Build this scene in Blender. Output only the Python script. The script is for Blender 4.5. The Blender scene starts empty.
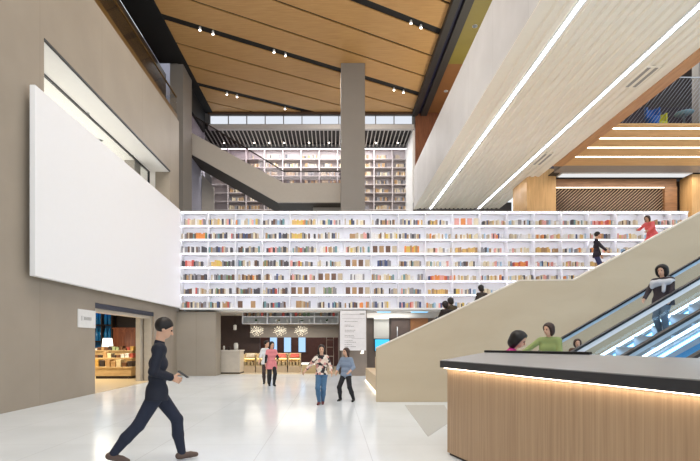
import bpy, math, random
import numpy as np
from mathutils import Vector, Matrix
random.seed(7)
C = bpy.context.scene.collection
H, F, PX, PY = 1.5, 480.0, 333.0, 342.0       # eye height, focal length in pixels, vanishing point

def at(px, py, Y):
    return ((px-PX)/F*Y, Y, H+(PY-py)/F*Y)
def xat(px, Y): return (px-PX)/F*Y
def zat(py, Y): return H+(PY-py)/F*Y

# ------------------------------------------------------------------ materials
def lin(c):
    c = c/255.0
    return c/12.92 if c <= 0.04045 else ((c+0.055)/1.055)**2.4
def L(rgb): return (lin(rgb[0]), lin(rgb[1]), lin(rgb[2]), 1.0)
MATS = {}
def _base(name):
    m = bpy.data.materials.new(name); m.use_nodes = True
    nt = m.node_tree
    return m, nt, nt.nodes['Principled BSDF']
def plain(name, rgb, rough=.55, metal=0.0, var=.07, scale=6.0, spec=.4, stretch=(1,1,1)):
    if name in MATS: return MATS[name]
    m, nt, b = _base(name)
    tc = nt.nodes.new('ShaderNodeTexCoord'); mp = nt.nodes.new('ShaderNodeMapping'); mp.inputs['Scale'].default_value = stretch
    nz = nt.nodes.new('ShaderNodeTexNoise'); nz.inputs['Scale'].default_value = scale; nz.inputs['Detail'].default_value = 4
    mx = nt.nodes.new('ShaderNodeMix'); mx.data_type = 'RGBA'
    c = L(rgb)
    mx.inputs['A'].default_value = tuple(min(1, v*(1-var*1.5)) for v in c[:3])+(1,)
    mx.inputs['B'].default_value = tuple(min(1, v*(1+var*1.5)) for v in c[:3])+(1,)
    nt.links.new(tc.outputs['Object'], mp.inputs['Vector']); nt.links.new(mp.outputs['Vector'], nz.inputs['Vector'])
    nt.links.new(nz.outputs['Fac'], mx.inputs['Factor']); nt.links.new(mx.outputs['Result'], b.inputs['Base Color'])
    b.inputs['Roughness'].default_value = rough; b.inputs['Metallic'].default_value = metal
    b.inputs['Specular IOR Level'].default_value = spec
    MATS[name] = m
    return m
def wood(name, rgb, dark, stretch=(8,8,.5), rough=.45, scale=3.0):
    if name in MATS: return MATS[name]
    m, nt, b = _base(name)
    tc = nt.nodes.new('ShaderNodeTexCoord'); mp = nt.nodes.new('ShaderNodeMapping'); mp.inputs['Scale'].default_value = stretch
    nz = nt.nodes.new('ShaderNodeTexNoise'); nz.inputs['Scale'].default_value = scale; nz.inputs['Detail'].default_value = 6; nz.inputs['Distortion'].default_value = .6
    rp = nt.nodes.new('ShaderNodeValToRGB')
    rp.color_ramp.elements[0].position = .3; rp.color_ramp.elements[0].color = L(dark)
    rp.color_ramp.elements[1].position = .68; rp.color_ramp.elements[1].color = L(rgb)
    nt.links.new(tc.outputs['Object'], mp.inputs['Vector']); nt.links.new(mp.outputs['Vector'], nz.inputs['Vector'])
    nt.links.new(nz.outputs['Fac'], rp.inputs['Fac']); nt.links.new(rp.outputs['Color'], b.inputs['Base Color'])
    b.inputs['Roughness'].default_value = rough
    MATS[name] = m
    return m
def panels(name, rgb, joint, w, h, axes, rough=.6, spec=.3, gap=.006, var=.05, offset=0.0):
    """stone or plaster panels with thin joints; axes = which object axes run along width and height"""
    m, nt, b = _base(name)
    tc = nt.nodes.new('ShaderNodeTexCoord'); sp = nt.nodes.new('ShaderNodeSeparateXYZ'); cb = nt.nodes.new('ShaderNodeCombineXYZ')
    nt.links.new(tc.outputs['Object'], sp.inputs[0])
    nt.links.new(sp.outputs[axes[0]], cb.inputs[0]); nt.links.new(sp.outputs[axes[1]], cb.inputs[1])
    br = nt.nodes.new('ShaderNodeTexBrick'); br.inputs['Scale'].default_value = 1.0
    br.inputs['Brick Width'].default_value = w; br.inputs['Row Height'].default_value = h
    br.inputs['Mortar Size'].default_value = gap; br.inputs['Mortar Smooth'].default_value = .2; br.offset = offset
    c = L(rgb)
    br.inputs['Color1'].default_value = tuple(v*(1-var) for v in c[:3])+(1,)
    br.inputs['Color2'].default_value = tuple(min(1, v*(1+var)) for v in c[:3])+(1,)
    br.inputs['Mortar'].default_value = L(joint)
    nz = nt.nodes.new('ShaderNodeTexNoise'); nz.inputs['Scale'].default_value = .9; nz.inputs['Detail'].default_value = 6
    mp = nt.nodes.new('ShaderNodeMapRange'); mp.inputs['To Min'].default_value = .86; mp.inputs['To Max'].default_value = 1.12
    mx = nt.nodes.new('ShaderNodeMix'); mx.data_type = 'RGBA'; mx.blend_type = 'MULTIPLY'; mx.inputs['Factor'].default_value = 1
    nt.links.new(cb.outputs[0], br.inputs['Vector']); nt.links.new(tc.outputs['Object'], nz.inputs['Vector'])
    nt.links.new(nz.outputs['Fac'], mp.inputs['Value'])
    nt.links.new(br.outputs['Color'], mx.inputs['A']); nt.links.new(mp.outputs[0], mx.inputs['B'])
    nt.links.new(mx.outputs['Result'], b.inputs['Base Color'])
    b.inputs['Roughness'].default_value = rough; b.inputs['Specular IOR Level'].default_value = spec
    MATS[name] = m
    return m
def emit(name, rgb, s):
    if name in MATS: return MATS[name]
    m = bpy.data.materials.new(name); m.use_nodes = True; nt = m.node_tree
    nt.nodes.remove(nt.nodes['Principled BSDF'])
    e = nt.nodes.new('ShaderNodeEmission'); e.inputs['Color'].default_value = L(rgb); e.inputs['Strength'].default_value = s
    nt.links.new(e.outputs[0], nt.nodes['Material Output'].inputs['Surface'])
    MATS[name] = m
    return m
def glass(name, tint, refl=.1, rough=.02):
    m = bpy.data.materials.new(name); m.use_nodes = True; nt = m.node_tree
    nt.nodes.remove(nt.nodes['Principled BSDF'])
    t = nt.nodes.new('ShaderNodeBsdfTransparent'); t.inputs['Color'].default_value = L(tint)
    g = nt.nodes.new('ShaderNodeBsdfGlossy'); g.inputs['Roughness'].default_value = rough
    lw = nt.nodes.new('ShaderNodeLayerWeight'); lw.inputs['Blend'].default_value = .5
    pw = nt.nodes.new('ShaderNodeMath'); pw.operation = 'POWER'; pw.inputs[1].default_value = 5
    fr = nt.nodes.new('ShaderNodeMath'); fr.operation = 'MULTIPLY_ADD'; fr.inputs[1].default_value = .3; fr.inputs[2].default_value = .02
    nt.links.new(lw.outputs['Facing'], pw.inputs[0]); nt.links.new(pw.outputs[0], fr.inputs[0])
    mx = nt.nodes.new('ShaderNodeMixShader')
    nt.links.new(fr.outputs[0], mx.inputs[0]); nt.links.new(t.outputs[0], mx.inputs[1]); nt.links.new(g.outputs[0], mx.inputs[2])
    nt.links.new(mx.outputs[0], nt.nodes['Material Output'].inputs['Surface'])
    MATS[name] = m
    return m
def floral(name, stops, scale):
    m, nt, b = _base(name)
    tc = nt.nodes.new('ShaderNodeTexCoord'); vo = nt.nodes.new('ShaderNodeTexVoronoi'); vo.inputs['Scale'].default_value = scale
    rp = nt.nodes.new('ShaderNodeValToRGB'); rp.color_ramp.interpolation = 'CONSTANT'
    el = rp.color_ramp.elements
    while len(el) < len(stops): el.new(.5)
    for e, (p, c) in zip(el, stops): e.position = p; e.color = L(c)
    sx = nt.nodes.new('ShaderNodeSeparateXYZ')
    nt.links.new(tc.outputs['Object'], vo.inputs['Vector']); nt.links.new(vo.outputs['Color'], sx.inputs[0])
    nt.links.new(sx.outputs[0], rp.inputs['Fac']); nt.links.new(rp.outputs['Color'], b.inputs['Base Color'])
    b.inputs['Roughness'].default_value = .8
    MATS[name] = m
    return m

# ------------------------------------------------------------------ mesh collector
def tag(o, label=None, cat=None, group=None, kind=None):
    if label: o['label'] = label
    if cat: o['category'] = cat
    if group: o['group'] = group
    if kind: o['kind'] = kind
    return o
class MB:
    def __init__(s): s.v = []; s.f = []; s.mi = []; s.sm = []
    def add(s, vs, fs, mi=0, smooth=False):
        b = len(s.v); s.v += [tuple(p) for p in vs]
        for q in fs: s.f.append(tuple(b+i for i in q)); s.mi.append(mi); s.sm.append(smooth)
        return s
    def box(s, x0, x1, y0, y1, z0, z1, mi=0):
        x0, x1 = sorted((x0, x1)); y0, y1 = sorted((y0, y1)); z0, z1 = sorted((z0, z1))
        vs = [(x,y,z) for z in (z0,z1) for y in (y0,y1) for x in (x0,x1)]
        return s.add(vs, [(0,2,3,1),(4,5,7,6),(0,1,5,4),(2,6,7,3),(0,4,6,2),(1,3,7,5)], mi)
    def prism(s, pts, axis, a, b, mi=0):
        """polygon pts (2-D) extruded along axis from a to b"""
        n = len(pts)
        def P(p, t):
            return (t,p[0],p[1]) if axis == 'x' else (p[0],t,p[1]) if axis == 'y' else (p[0],p[1],t)
        vs = [P(p,a) for p in pts]+[P(p,b) for p in pts]
        fs = [tuple(range(n)), tuple(range(2*n-1, n-1, -1))]+[(i,(i+1)%n+0,(i+1)%n+n,i+n) for i in range(n)]
        return s.add(vs, fs, mi)
    def tube(s, pts, r, seg=8, mi=0, close=False, smooth=True):
        P = [Vector(p) for p in pts]; n = len(P); rr = r if isinstance(r, (list,tuple)) else [r]*n
        vs = []; up = None
        for i in range(n):
            a = P[i-1] if (i > 0 or close) else P[i]; b = P[(i+1) % n] if (i < n-1 or close) else P[i]
            d = (b-a).normalized()
            if up is None:
                up = Vector((0,0,1)) if abs(d.z) < .9 else Vector((1,0,0))
            u = d.cross(up).normalized(); w = u.cross(d).normalized(); up = w
            for k in range(seg):
                t = 2*math.pi*k/seg
                vs.append(P[i]+(u*math.cos(t)+w*math.sin(t))*rr[i])
        fs = []
        for i in range(n if close else n-1):
            j = (i+1) % n
            for k in range(seg):
                l = (k+1) % seg
                fs.append((i*seg+k, i*seg+l, j*seg+l, j*seg+k))
        if not close: fs += [tuple(range(seg-1,-1,-1)), tuple((n-1)*seg+k for k in range(seg))]
        return s.add(vs, fs, mi, smooth)
    def lathe(s, c, prof, seg=16, mi=0, smooth=True):
        vs = []
        for r, z in prof:
            for k in range(seg):
                t = 2*math.pi*k/seg; vs.append((c[0]+r*math.cos(t), c[1]+r*math.sin(t), c[2]+z))
        n = len(prof); fs = []
        for i in range(n-1):
            for k in range(seg):
                l = (k+1) % seg; fs.append((i*seg+k, i*seg+l, (i+1)*seg+l, (i+1)*seg+k))
        fs += [tuple(range(seg-1,-1,-1)), tuple((n-1)*seg+k for k in range(seg))]
        return s.add(vs, fs, mi, smooth)
    def sphere(s, c, r, seg=12, rings=8, mi=0):
        r = r if isinstance(r, (tuple, list)) else (r,r,r)
        vs = [(c[0],c[1],c[2]-r[2])]
        for i in range(1, rings):
            a = -math.pi/2+math.pi*i/rings
            for k in range(seg):
                t = 2*math.pi*k/seg
                vs.append((c[0]+r[0]*math.cos(a)*math.cos(t), c[1]+r[1]*math.cos(a)*math.sin(t), c[2]+r[2]*math.sin(a)))
        vs.append((c[0],c[1],c[2]+r[2])); top = len(vs)-1; fs = []
        for k in range(seg):
            l = (k+1) % seg
            fs.append((0, 1+l, 1+k)); fs.append((top, top-seg+k, top-seg+l))
            for i in range(rings-2):
                fs.append((1+i*seg+k, 1+i*seg+l, 1+(i+1)*seg+l, 1+(i+1)*seg+k))
        return s.add(vs, fs, mi, True)
    def build(s, name, mats, parent=None, bevel=0.0, origin=None):
        if not isinstance(mats, (list,tuple)): mats = [mats]
        if origin is None:
            if parent is not None: origin = Vector(world_origin(parent))
            else:
                xs, ys, zs = zip(*s.v)
                origin = Vector(((min(xs)+max(xs))/2, (min(ys)+max(ys))/2, min(zs)))
        else: origin = Vector(origin)
        me = bpy.data.meshes.new(name)
        me.from_pydata([(x-origin.x, y-origin.y, z-origin.z) for x,y,z in s.v], [], s.f)
        for m in mats: me.materials.append(m)
        me.polygons.foreach_set('material_index', s.mi); me.polygons.foreach_set('use_smooth', s.sm)
        me.validate(); me.update()
        import bmesh
        bm = bmesh.new(); bm.from_mesh(me); bmesh.ops.recalc_face_normals(bm, faces=bm.faces); bm.to_mesh(me); bm.free()
        o = bpy.data.objects.new(name, me); C.objects.link(o)
        if parent is not None: o.parent = parent
        else: o.location = origin
        if bevel:
            b = o.modifiers.new('bevel', 'BEVEL'); b.width = bevel; b.segments = 2; b.limit_method = 'ANGLE'
        return o
def world_origin(o):
    p = Vector(o.location)
    while o.parent is not None:
        o = o.parent; p = p+Vector(o.location)
    return p
def thing(name, label, cat, loc, group=None, rz=0.0):
    o = bpy.data.objects.new(name, None); C.objects.link(o); o.empty_display_size = .2
    o.location = loc; o.rotation_euler = (0,0,rz)
    return tag(o, label, cat, group)
def struct(mb, name, mats, bevel=0.0, parent=None):
    o = mb.build(name, mats, parent, bevel)
    if parent is None: o['kind'] = 'structure'
    return o
def copy_tree(o, loc=None, label=None):
    c = o.copy(); C.objects.link(c)
    if loc is not None: c.location = loc
    if label: c['label'] = label
    for ch in o.children:
        d = ch.copy(); C.objects.link(d); d.parent = c
        for g in ch.children:
            e = g.copy(); C.objects.link(e); e.parent = d
    return c
ORD = ['first','second','third','fourth','fifth','sixth','seventh','eighth','ninth','tenth','eleventh','twelfth','thirteenth','fourteenth','fifteenth','sixteenth','seventeenth','eighteenth','nineteenth','twentieth','twenty-first','twenty-second','twenty-third','twenty-fourth']

# palette of shared materials
STONE = panels('beige_stone', (160,149,134), (134,125,112), 3.05, 40, (1,2), rough=.5)
STONE_F = panels('beige_stone_front', (158,149,136), (130,122,110), 2.4, 40, (0,2), rough=.5)
GREYWALL = plain('grey_plaster', (166,159,151), .6, var=.03, scale=2)
WHITE = plain('white_paint', (236,236,234), .5, var=.015)
SHELFW = plain('white_lacquer', (240,240,242), .4, var=.01)
BLACK = plain('black_paint', (26,25,25), .6, var=.1)
DARK = plain('dark_brown_panel', (52,42,38), .5, var=.12)
CEILW = wood('ceiling_wood', (210,164,104), (196,148,88), (.6,9,6), .5, 2.0)
OAK = wood('oak_veneer', (190,157,122), (168,135,102), (16,16,.35), .4, 2.2)
WARMW = wood('warm_oak', (228,184,126), (212,166,110), (.5,8,8), .45, 2.2)
PLY = plain('pale_plywood', (208,184,146), .45, var=.05, scale=3, stretch=(.5,4,4))
BEIGE = wood('beige_board', (198,180,152), (190,171,143), (.5,3,1.2), .5, 1.2)
BRONZE = plain('bronze_metal', (120,92,48), .35, .6)
STEEL = plain('brushed_steel', (190,192,194), .3, .9)
RUBBER = plain('black_rubber', (30,30,32), .4, var=.1)
GLASS = glass('clear_glass', (248,249,248))
BGLASS = glass('escalator_glass', (246,250,252))
LEDW = emit('white_led', (238,244,255), 14.0)
LEDWARM = emit('warm_led', (255,226,184), 9.0)

# ------------------------------------------------------------------ setting
mb = MB(); mb.box(-16,17,-5,34,-.25,0)
FLOORM = panels('white_terrazzo', (230,237,241), (208,214,218), 1.5, 1.5, (0,1), rough=.16, spec=.5, gap=.006, var=.012)
struct(mb, 'floor', FLOORM)
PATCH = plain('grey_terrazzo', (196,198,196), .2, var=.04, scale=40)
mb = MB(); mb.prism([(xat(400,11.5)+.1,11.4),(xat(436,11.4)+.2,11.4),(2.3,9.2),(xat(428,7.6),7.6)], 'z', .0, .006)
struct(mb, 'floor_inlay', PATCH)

XL, XB = -6.93, -7.55
YS0, YS1, ZS = 13.98, 18.58, 2.65          # shop opening
YW0, YW1, ZW = 11.51, 20.4, 8.74           # upper window
mb = MB()
for (y0,y1,z0,z1) in [(-5,YS0,0,ZS),(YS1,21.6,0,ZS),(-5,21.6,ZS,6.4),(-5,YW0,6.4,ZW),(YW1,21.6,6.4,ZW),(-5,21.6,ZW,11.42)]:
    mb.box(XB, XL, y0, y1, z0, z1)
struct(mb, 'wall_left', STONE)
# upper room behind the long window
mb = MB(); mb.box(-12.5,XB,10,22.5,6.1,6.3); mb.box(-12.5,XB,10,22.5,ZW,ZW+.15); mb.box(-7.55,-6.96,YW0+.01,YW1-.01,ZW-.012,ZW-.001); mb.box(-12.7,-12.5,10,22.5,6.1,9.1)
mb.box(-12.5,XB,9.8,10,6.1,9.1); mb.box(-12.5,XB,22.5,22.7,6.1,9.1)
struct(mb, 'wall_upper_room', WHITE)
w = struct(MB().box(-7.86,-7.78,YW0,YW1,ZW-.03,ZW).box(-7.86,-7.78,YW0,YW1,6.3,6.4).box(-7.86,-7.78,YW0,YW0+.06,6.3,ZW).box(-7.86,-7.78,YW1-.06,YW1,6.3,ZW).box(-6.97,XL+.02,YW0,YW1,ZW,ZW+.045), 'window_1', plain('dark_frame', (58,60,64), .4))
MB().box(-7.83,-7.81,YW0,YW1,6.4,ZW-.03).build('window_pane', GLASS, w)
MB().box(-8.3,-7.9,19.1,19.7,6.3,ZW).build('window_post', GREYWALL, w)
def downlight(x, y, z, r, label, m=None, group=None):
    t = thing('downlight', label, 'ceiling light', (x,y,z), group)
    MB().lathe((x,y,z), [(r,-.012),(r,0),(r*.8,.0),(r*.8,-.012)], 14).build('ring', WHITE, t)
    MB().lathe((x,y,z), [(r*.78,-.008),(r*.78,-.002)], 14).build('lens', m or LEDW, t)
    return t
for i, (px, py) in enumerate([(86,113),(100,140),(131,155)]):
    y = (ZW-H)*F/(PY-py); x = xat(px, y)
    downlight(x, y, ZW-.003, .11, ['round downlight over the white screen, first from the window post','downlight above the screen top, middle one seen through glass','downlight behind the long window nearest the grey pier'][2-i if i != 1 else 1])

# big wood ceiling with slanted seams and light trenches
ZC, XC0, XC1, YC1 = 15.45, -7.3, 4.81, 29.2
def clip(poly, a, b, c):
    out = []
    for i in range(len(poly)):
        p, q = poly[i], poly[(i+1) % len(poly)]
        dp, dq = a*p[0]+b*p[1]+c, a*q[0]+b*q[1]+c
        if dp >= 0: out.append(p)
        if dp*dq < 0:
            t = dp/(dp-dq); out.append((p[0]+t*(q[0]-p[0]), p[1]+t*(q[1]-p[1])))
    return out
mb = MB()
k0 = 1/1.89; seams = [19.06+1.805*i for i in range(-15, 9)]
wid = lambda i: .46 if (i-15) % 3 == 0 else .13
for i in range(len(seams)-1):
    lo, hi = seams[i]+wid(i)/2, seams[i+1]-wid(i+1)/2
    poly = [(XC0,-5),(XC1,-5),(XC1,YC1),(XC0,YC1)]
    poly = clip(poly, -k0, 1, -lo); poly = clip(poly, k0, -1, hi) if len(poly) > 2 else []
    if len(poly) > 2: mb.prism(poly, 'z', ZC, ZC+.05)
struct(mb, 'ceiling', CEILW)
struct(MB().box(XC0,XC1,-5,YC1,ZC+.06,ZC+.16), 'ceiling_void', BLACK)
struct(MB().box(-8.65,XC0,-5,23.95,ZC-.05,ZC+.4).box(-7.75,XC0,23.95,YC1,ZC-.05,ZC+.4), 'trim_1', BLACK)
tb = struct(MB().box(XC1,5.12,-5,YC1,ZC-.25,ZC+.4).box(5.3,5.68,-5,YC1,ZC-.25,ZC+.4), 'trim_2', plain('charcoal_beam', (50,46,44), .5), .02)
MB().box(5.12,5.3,-5,YC1,ZC-.1,ZC+.4).build('beam_groove', plain('navy_strip', (24,28,58), .5), tb)
struct(MB().box(XC0-.3,XC1+.3,YC1-.12,YC1,ZC-.12,ZC+.4), 'trim_3', plain('brown_edge', (84,60,40), .5))
# pale daylight clerestory under the end of the ceiling
mbf = MB()
x = xat(209, 29.25)
xs = [xat(210+18.4*i, 29.25) for i in range(12)]
for q in xs: mbf.box(q-.025,q+.025,29.2,29.3,14.72,15.35)
mbf.box(xs[0],xs[-1],29.2,29.3,14.68,14.76); mbf.box(xs[0],xs[-1],29.2,29.3,15.28,15.35)
cw = struct(mbf, 'window_2', plain('grey_mullion', (120,118,116), .5))
MB().box(xs[0],xs[-1],29.31,29.33,14.7,15.35).build('window_pane', emit('sky_pane', (236,242,252), .72), cw)
struct(MB().box(xs[0]-.1,xs[-1]+.1,29.15,29.4,14.45,14.72), 'trim_4', plain('light_grey_band', (196,192,190), .5))
# slatted black ceiling further back
mb = MB().box(-8.2,4.9,29.4,32.2,14.75,14.9)
struct(mb, 'ceiling_back', BLACK)
sl = MB(); q = -8.1
while q < 4.8:
    sl.box(q, q+.05, 29.4, 32.0, 14.5, 14.55); q += .25
struct(sl, 'ceiling_slats', plain('slat_grey', (196,192,186), .5))
for i, px in enumerate([224,254,269,284,309,329,376,398]):
    z = 14.5; y = (z-H)*F/(PY-142); x = xat(px, y)
    t = thing('spotlight', '%s small lamp between the black ceiling slats, counted from the slanting stair' % ORD[i], 'spotlight', (x,y,z), 'lamps in the slatted ceiling')
    MB().lathe((x,y,z), [(.04,-.05),(.04,.22)], 10).build('lamp_body', BLACK, t)
    MB().lathe((x,y,z), [(.05,-.07),(.05,-.05)], 10).build('lens', emit('lamp_lens', (255,244,226), 14), t)
struct(MB().box(-8.5,-7.9,29.0,29.6,8,15.3), 'column_lilac', plain('lilac_plaster', (168,164,176), .6))
struct(MB().box(4.86,5.0,29.3,32.6,8,14.6), 'trim_5', WHITE)
struct(MB().box(5.0,9,29.1,29.3,7,15.4), 'wall_end', wood('red_brown_wood', (138,88,62), (112,68,48), (6,6,.6), .4))
struct(MB().box(-13.2,-13,-5,33,3.4,15.9), 'wall_outer_left', plain('dusk_grey', (110,106,104), .6))
struct(MB().box(-13,9,29.5,33,15.7,15.9), 'ceiling_far', GREYWALL)
struct(MB().box(-7.95,-7.75,25.5,29.1,14.2,ZC), 'wall_left_far', BLACK)
struct(MB().box(-8.1,-7.9,25.5,29.1,8,14.2), 'wall_left_far_panel', plain('lilac_plaster', (168,164,176), .6))
struct(MB().box(-14,9,32.8,33,7,15.7), 'wall_far', plain('grey_wall_far', (150,146,144), .6))

# grey column and pier
struct(MB().box(xat(341,24),xat(365,24),24,25.3,0,ZC+.04), 'column', plain('column_grey', (134,127,119), .6, var=.03, scale=2))
struct(MB().box(-8.15,-7.5,24,25.5,0,ZC+.04), 'column_pier', plain('column_grey', (134,127,119)))
struct(MB().box(-13,-8.1,26,26.2,8,18), 'wall_lilac', plain('lilac_plaster', (168,164,176), .6))
struct(MB().box(-9.0,-8.7,-5,25,11.0,ZC), 'wall_gallery', wood('gallery_brown', (96,72,46), (58,44,30), (6,.6,3), .4))
struct(MB().box(-8.7,XB,-5,23.5,11.1,11.38), 'floor_gallery', DARK)
gr = thing('balustrade', 'bronze trimmed glass balustrade along the top of the stone wall', 'railing', (-7.05,9,11.42))
MB().box(-7.1,-7.0,-5,21.6,11.42,11.72).build('base_rail', BRONZE, gr)
MB().box(-7.06,-7.04,-5,21.6,11.72,12.5).build('glass_panel', GLASS, gr)
MB().box(-7.08,-7.02,-5,21.6,12.5,12.54).build('top_rail', BRONZE, gr)

# slab on the right: parapet, ribbed soffit, two linear lights
SZ = 9.4; S = SZ-H
XR = .605*S; Z2 = H+XR/.466
struct(MB().box(XR,XR+.2,-5,28.5,SZ-.004,Z2), 'wall_balcony', panels('white_parapet', (206,204,203), (186,184,182), 2.6, 30, (1,2), rough=.55, gap=.01), .01)
X1, X2, X3, X4 = .731*S, 1.09*S, 1.247*S, 1.305*S
prof = [(XR+.001, SZ-.03), (XR+.2, SZ-.03), (XR+.2, SZ)]
q = XR+.2
while q < X3-.2:
    if any(abs(q+.125-c) < .16 for c in (X1, X2)):
        prof += [(q, SZ+.04), (q+.24, SZ+.04)]
    else:
        prof += [(q, SZ), (q+.13, SZ), (q+.16, SZ+.05), (q+.21, SZ+.05)]
    q += .25
prof += [(X3, SZ), (X3, SZ+.3), (XR+.205, SZ+.3), (XR+.205, SZ-.006), (XR+.001, SZ-.006)]
struct(MB().prism(prof, 'y', -5, 28.5), 'ceiling_soffit', plain('cream_soffit', (250,242,226), .55, var=.02))
for c, lab in ((X1,'long white linear light in the ribbed soffit beside the parapet'),(X2,'long white linear light in the ribbed soffit close to the wood edge')):
    t = thing('linear_light', lab, 'ceiling light', (c,10,SZ))
    MB().box(c-.1,c-.05,-5,28.4,SZ-.004,SZ+.035).box(c+.05,c+.1,-5,28.4,SZ-.004,SZ+.035).build('housing', WHITE, t)
    MB().box(c-.04,c+.04,-5,28.4,SZ-.012,SZ+.03).build('diffuser', LEDW, t)
for (xr, ya, yb, lab) in ((1.165,13.75,14.9,'dark slotted air vent in the soffit near the mesh railing'),(1.145,20.1,21.4,'slotted air vent in the soffit close to the wood column')):
    t = thing('air_vent', lab, 'vent', (xr*S,(ya+yb)/2,SZ-.01))
    c = xr*S
    MB().box(c-.22,c+.22,ya,yb,SZ-.015,SZ+.005).build('vent_frame', plain('cream_soffit', (250,242,226)), t)
    for d in (-.11,.11): MB().box(c+d-.05,c+d+.05,ya+.05,yb-.05,SZ-.02,SZ-.014).build('slot', plain('vent_grey', (168,163,156), .6), t)
struct(MB().box(XR,X4+.3,28.52,28.7,4,SZ+.4), 'wall_soffit_end', plain('end_grey', (92,88,86), .6))
struct(MB().box(X3,X4,-5,21.5,SZ-.03,SZ+.35), 'trim_6', wood('wood_edge', (206,154,106), (186,134,88), (4,.4,4), .4))
# wooden soffit with four lights, beyond the void
WS = struct(MB().box(X4,22,17.45,21.5,SZ,SZ+.05).box(X4,22,21.5,22.4,SZ,SZ+.3,1), 'ceiling_wood_right', [WARMW, plain('grey_beam', (150,140,132), .4)])
for i, py in enumerate((128,138,147.3,156.5)):
    y = S*F/(PY-py)
    t = thing('linear_light', 'warm linear light across the wooden soffit, %s one down from the mesh railing' % ORD[i], 'ceiling light', (14,y,SZ), 'linear lights of the wooden soffit')
    MB().box(X4+.02,20,y-.14,y+.14,SZ-.012,SZ-.001).build('housing', WARMW, t)
    MB().box(X4+.03,20,y-.05,y+.05,SZ-.02,SZ-.01).build('diffuser', emit('cream_led', (255,240,214), 5), t)
t = thing('linear_light', 'pale light strip beyond the grey beam above the brown mesh screen', 'ceiling light', (14,22.8,SZ))
MB().box(10.7,16.8,22.41,22.98,SZ-.02,SZ+.3).build('housing', WHITE, t)
MB().box(10.75,16.75,22.5,22.95,SZ-.03,SZ-.02).build('diffuser', emit('soft_led', (240,240,240), .75), t)
# wood column rising behind the bookcase
struct(MB().box(xat(527,23),xat(556,23),23,24.8,0,SZ+.4), 'column_wood', wood('column_oak', (226,182,124), (206,160,104), (6,6,.4), .45))
# screen wall behind bookcase, right
struct(MB().box(10.6,24,23.6,23.8,3,9.4), 'wall_right_back', plain('brown_wall', (66,52,44), .6))
ms = thing('mesh_screen', 'brown diagonal mesh screen in a wooden frame above the bookcase', 'screen', (13.6,23.3,7.3))
MB().box(10.7,16.6,23.2,23.3,8.98,9.38).box(10.7,16.6,23.2,23.3,7.0,7.3).box(16.0,16.6,23.15,23.35,7.0,9.0).build('screen_frame', wood('frame_wood', (150,108,72), (124,86,54), (.6,4,4), .45), ms)
MB().box(10.7,16.2,23.17,23.2,8.93,8.98).build('light_line', emit('thin_led', (255,240,214), 2.2), ms)
net = MB(); h_ = 1.6
for i in range(45):
    x0 = 10.7+(i-12)*.17; x1 = x0+1.8
    a, b = max(x0, 10.7), min(x1, 16.0)
    if b > a:
        za, zb = 7.3+(a-x0)*h_/1.8, 7.3+(b-x0)*h_/1.8
        net.tube([(a,23.26,zb if False else za),(b,23.26,zb)], .022, 4)
net.build('mesh', plain('mesh_wire', (166,140,114), .5), ms)
wp = struct(MB().box(16.9,17.6,22.6,23.4,0,SZ), 'column_post', wood('column_oak', (226,182,124), (206,160,104), (6,6,.4), .45))
# upper floor beyond the void
struct(MB().box(X4,24,17.5,27,SZ+.05,9.48), 'floor_upper', DARK)
struct(MB().box(X4,26,26,26.2,9.48,16), 'wall_upper', plain('mauve_dark', (96,88,98), .6))
struct(MB().box(20.5,21,18,26,9.48,16), 'wall_upper_right', wood('upper_wood', (170,118,76), (140,94,58), (6,6,.5), .45))
struct(MB().box(X4,26,17.5,26,14.2,14.4), 'ceiling_upper', plain('upper_ceiling', (120,112,108), .6))
struct(MB().box(15.1,15.35,19.8,20.2,9.48,14.2), 'column_upper', GREYWALL)
nr = thing('net_railing', 'railing of white diagonal net above the wooden soffit edge', 'railing', (13,17.6,9.48))
net = MB(); FU_Z = 9.48
for i in range(70):
    x0 = X4+(i-10)*.13; x1 = x0+1.3
    a, b = max(x0, X4+.05), min(x1, 17)
    if b > a:
        za, zb = 9.5+(a-x0)*1.7/1.3, 9.5+(b-x0)*1.7/1.3
        net.tube([(a,17.6,za),(b,17.6,zb)], .008, 4)
net.build('net', plain('net_white', (190,190,200), .5), nr)
MB().tube([(X4,17.6,11.2),(17,17.6,11.2)], .025).build('top_rail', STEEL, nr)
MB().box(X4,17,17.57,17.63,9.48,9.5).build('base_rail', WARMW, nr)
def tub_chair(x, y, z, rgb, lab, nm):
    t = thing('tub_chair', lab, 'chair', (x,y,z))
    m = plain(nm, rgb, .5)
    MB().lathe((x,y,z), [(.16,0),(.2,.06),(.23,.42),(.2,.48)], 18).build('seat', m, t)
    A_ = [math.pi*(-.08+1.16*i/14) for i in range(15)]; b = MB()
    pts = [(x+.27*math.cos(a), y+.27*math.sin(a)) for a in A_]+[(x+.2*math.cos(a), y+.2*math.sin(a)) for a in A_[::-1]]
    b.prism(pts, 'z', z+.42, z+.86); b.build('backrest', m, t, .02)
xq = xat(649, 18.3)
tub_chair(xq, 18.1, 9.48, (36,96,176), 'blue tub chair behind the net railing', 'blue_vinyl')
tub_chair(xat(659,18.6), 18.55, 9.48, (214,208,60), 'yellow tub chair behind the blue one', 'yellow_vinyl')
t = thing('round_table', 'small pale table behind the net railing by the grey post', 'table', (xat(684,18.4),18.4,9.48))
MB().lathe((xat(684,18.4),18.4,9.48), [(.32,.77),(.32,.8)], 20).build('tabletop', plain('pale_blue_top', (150,190,205), .4), t)
MB().lathe((xat(684,18.4),18.4,9.48), [(.2,0),(.04,.04),(.04,.76)], 12).build('leg', STEEL, t)
t = thing('ceiling_lamp', 'square white ceiling lamp on the upper floor', 'ceiling light', (16.2,20.5,14.0))
MB().box(15.5,17.2,20,21.6,14.1,14.2).build('housing', WHITE, t)
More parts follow.
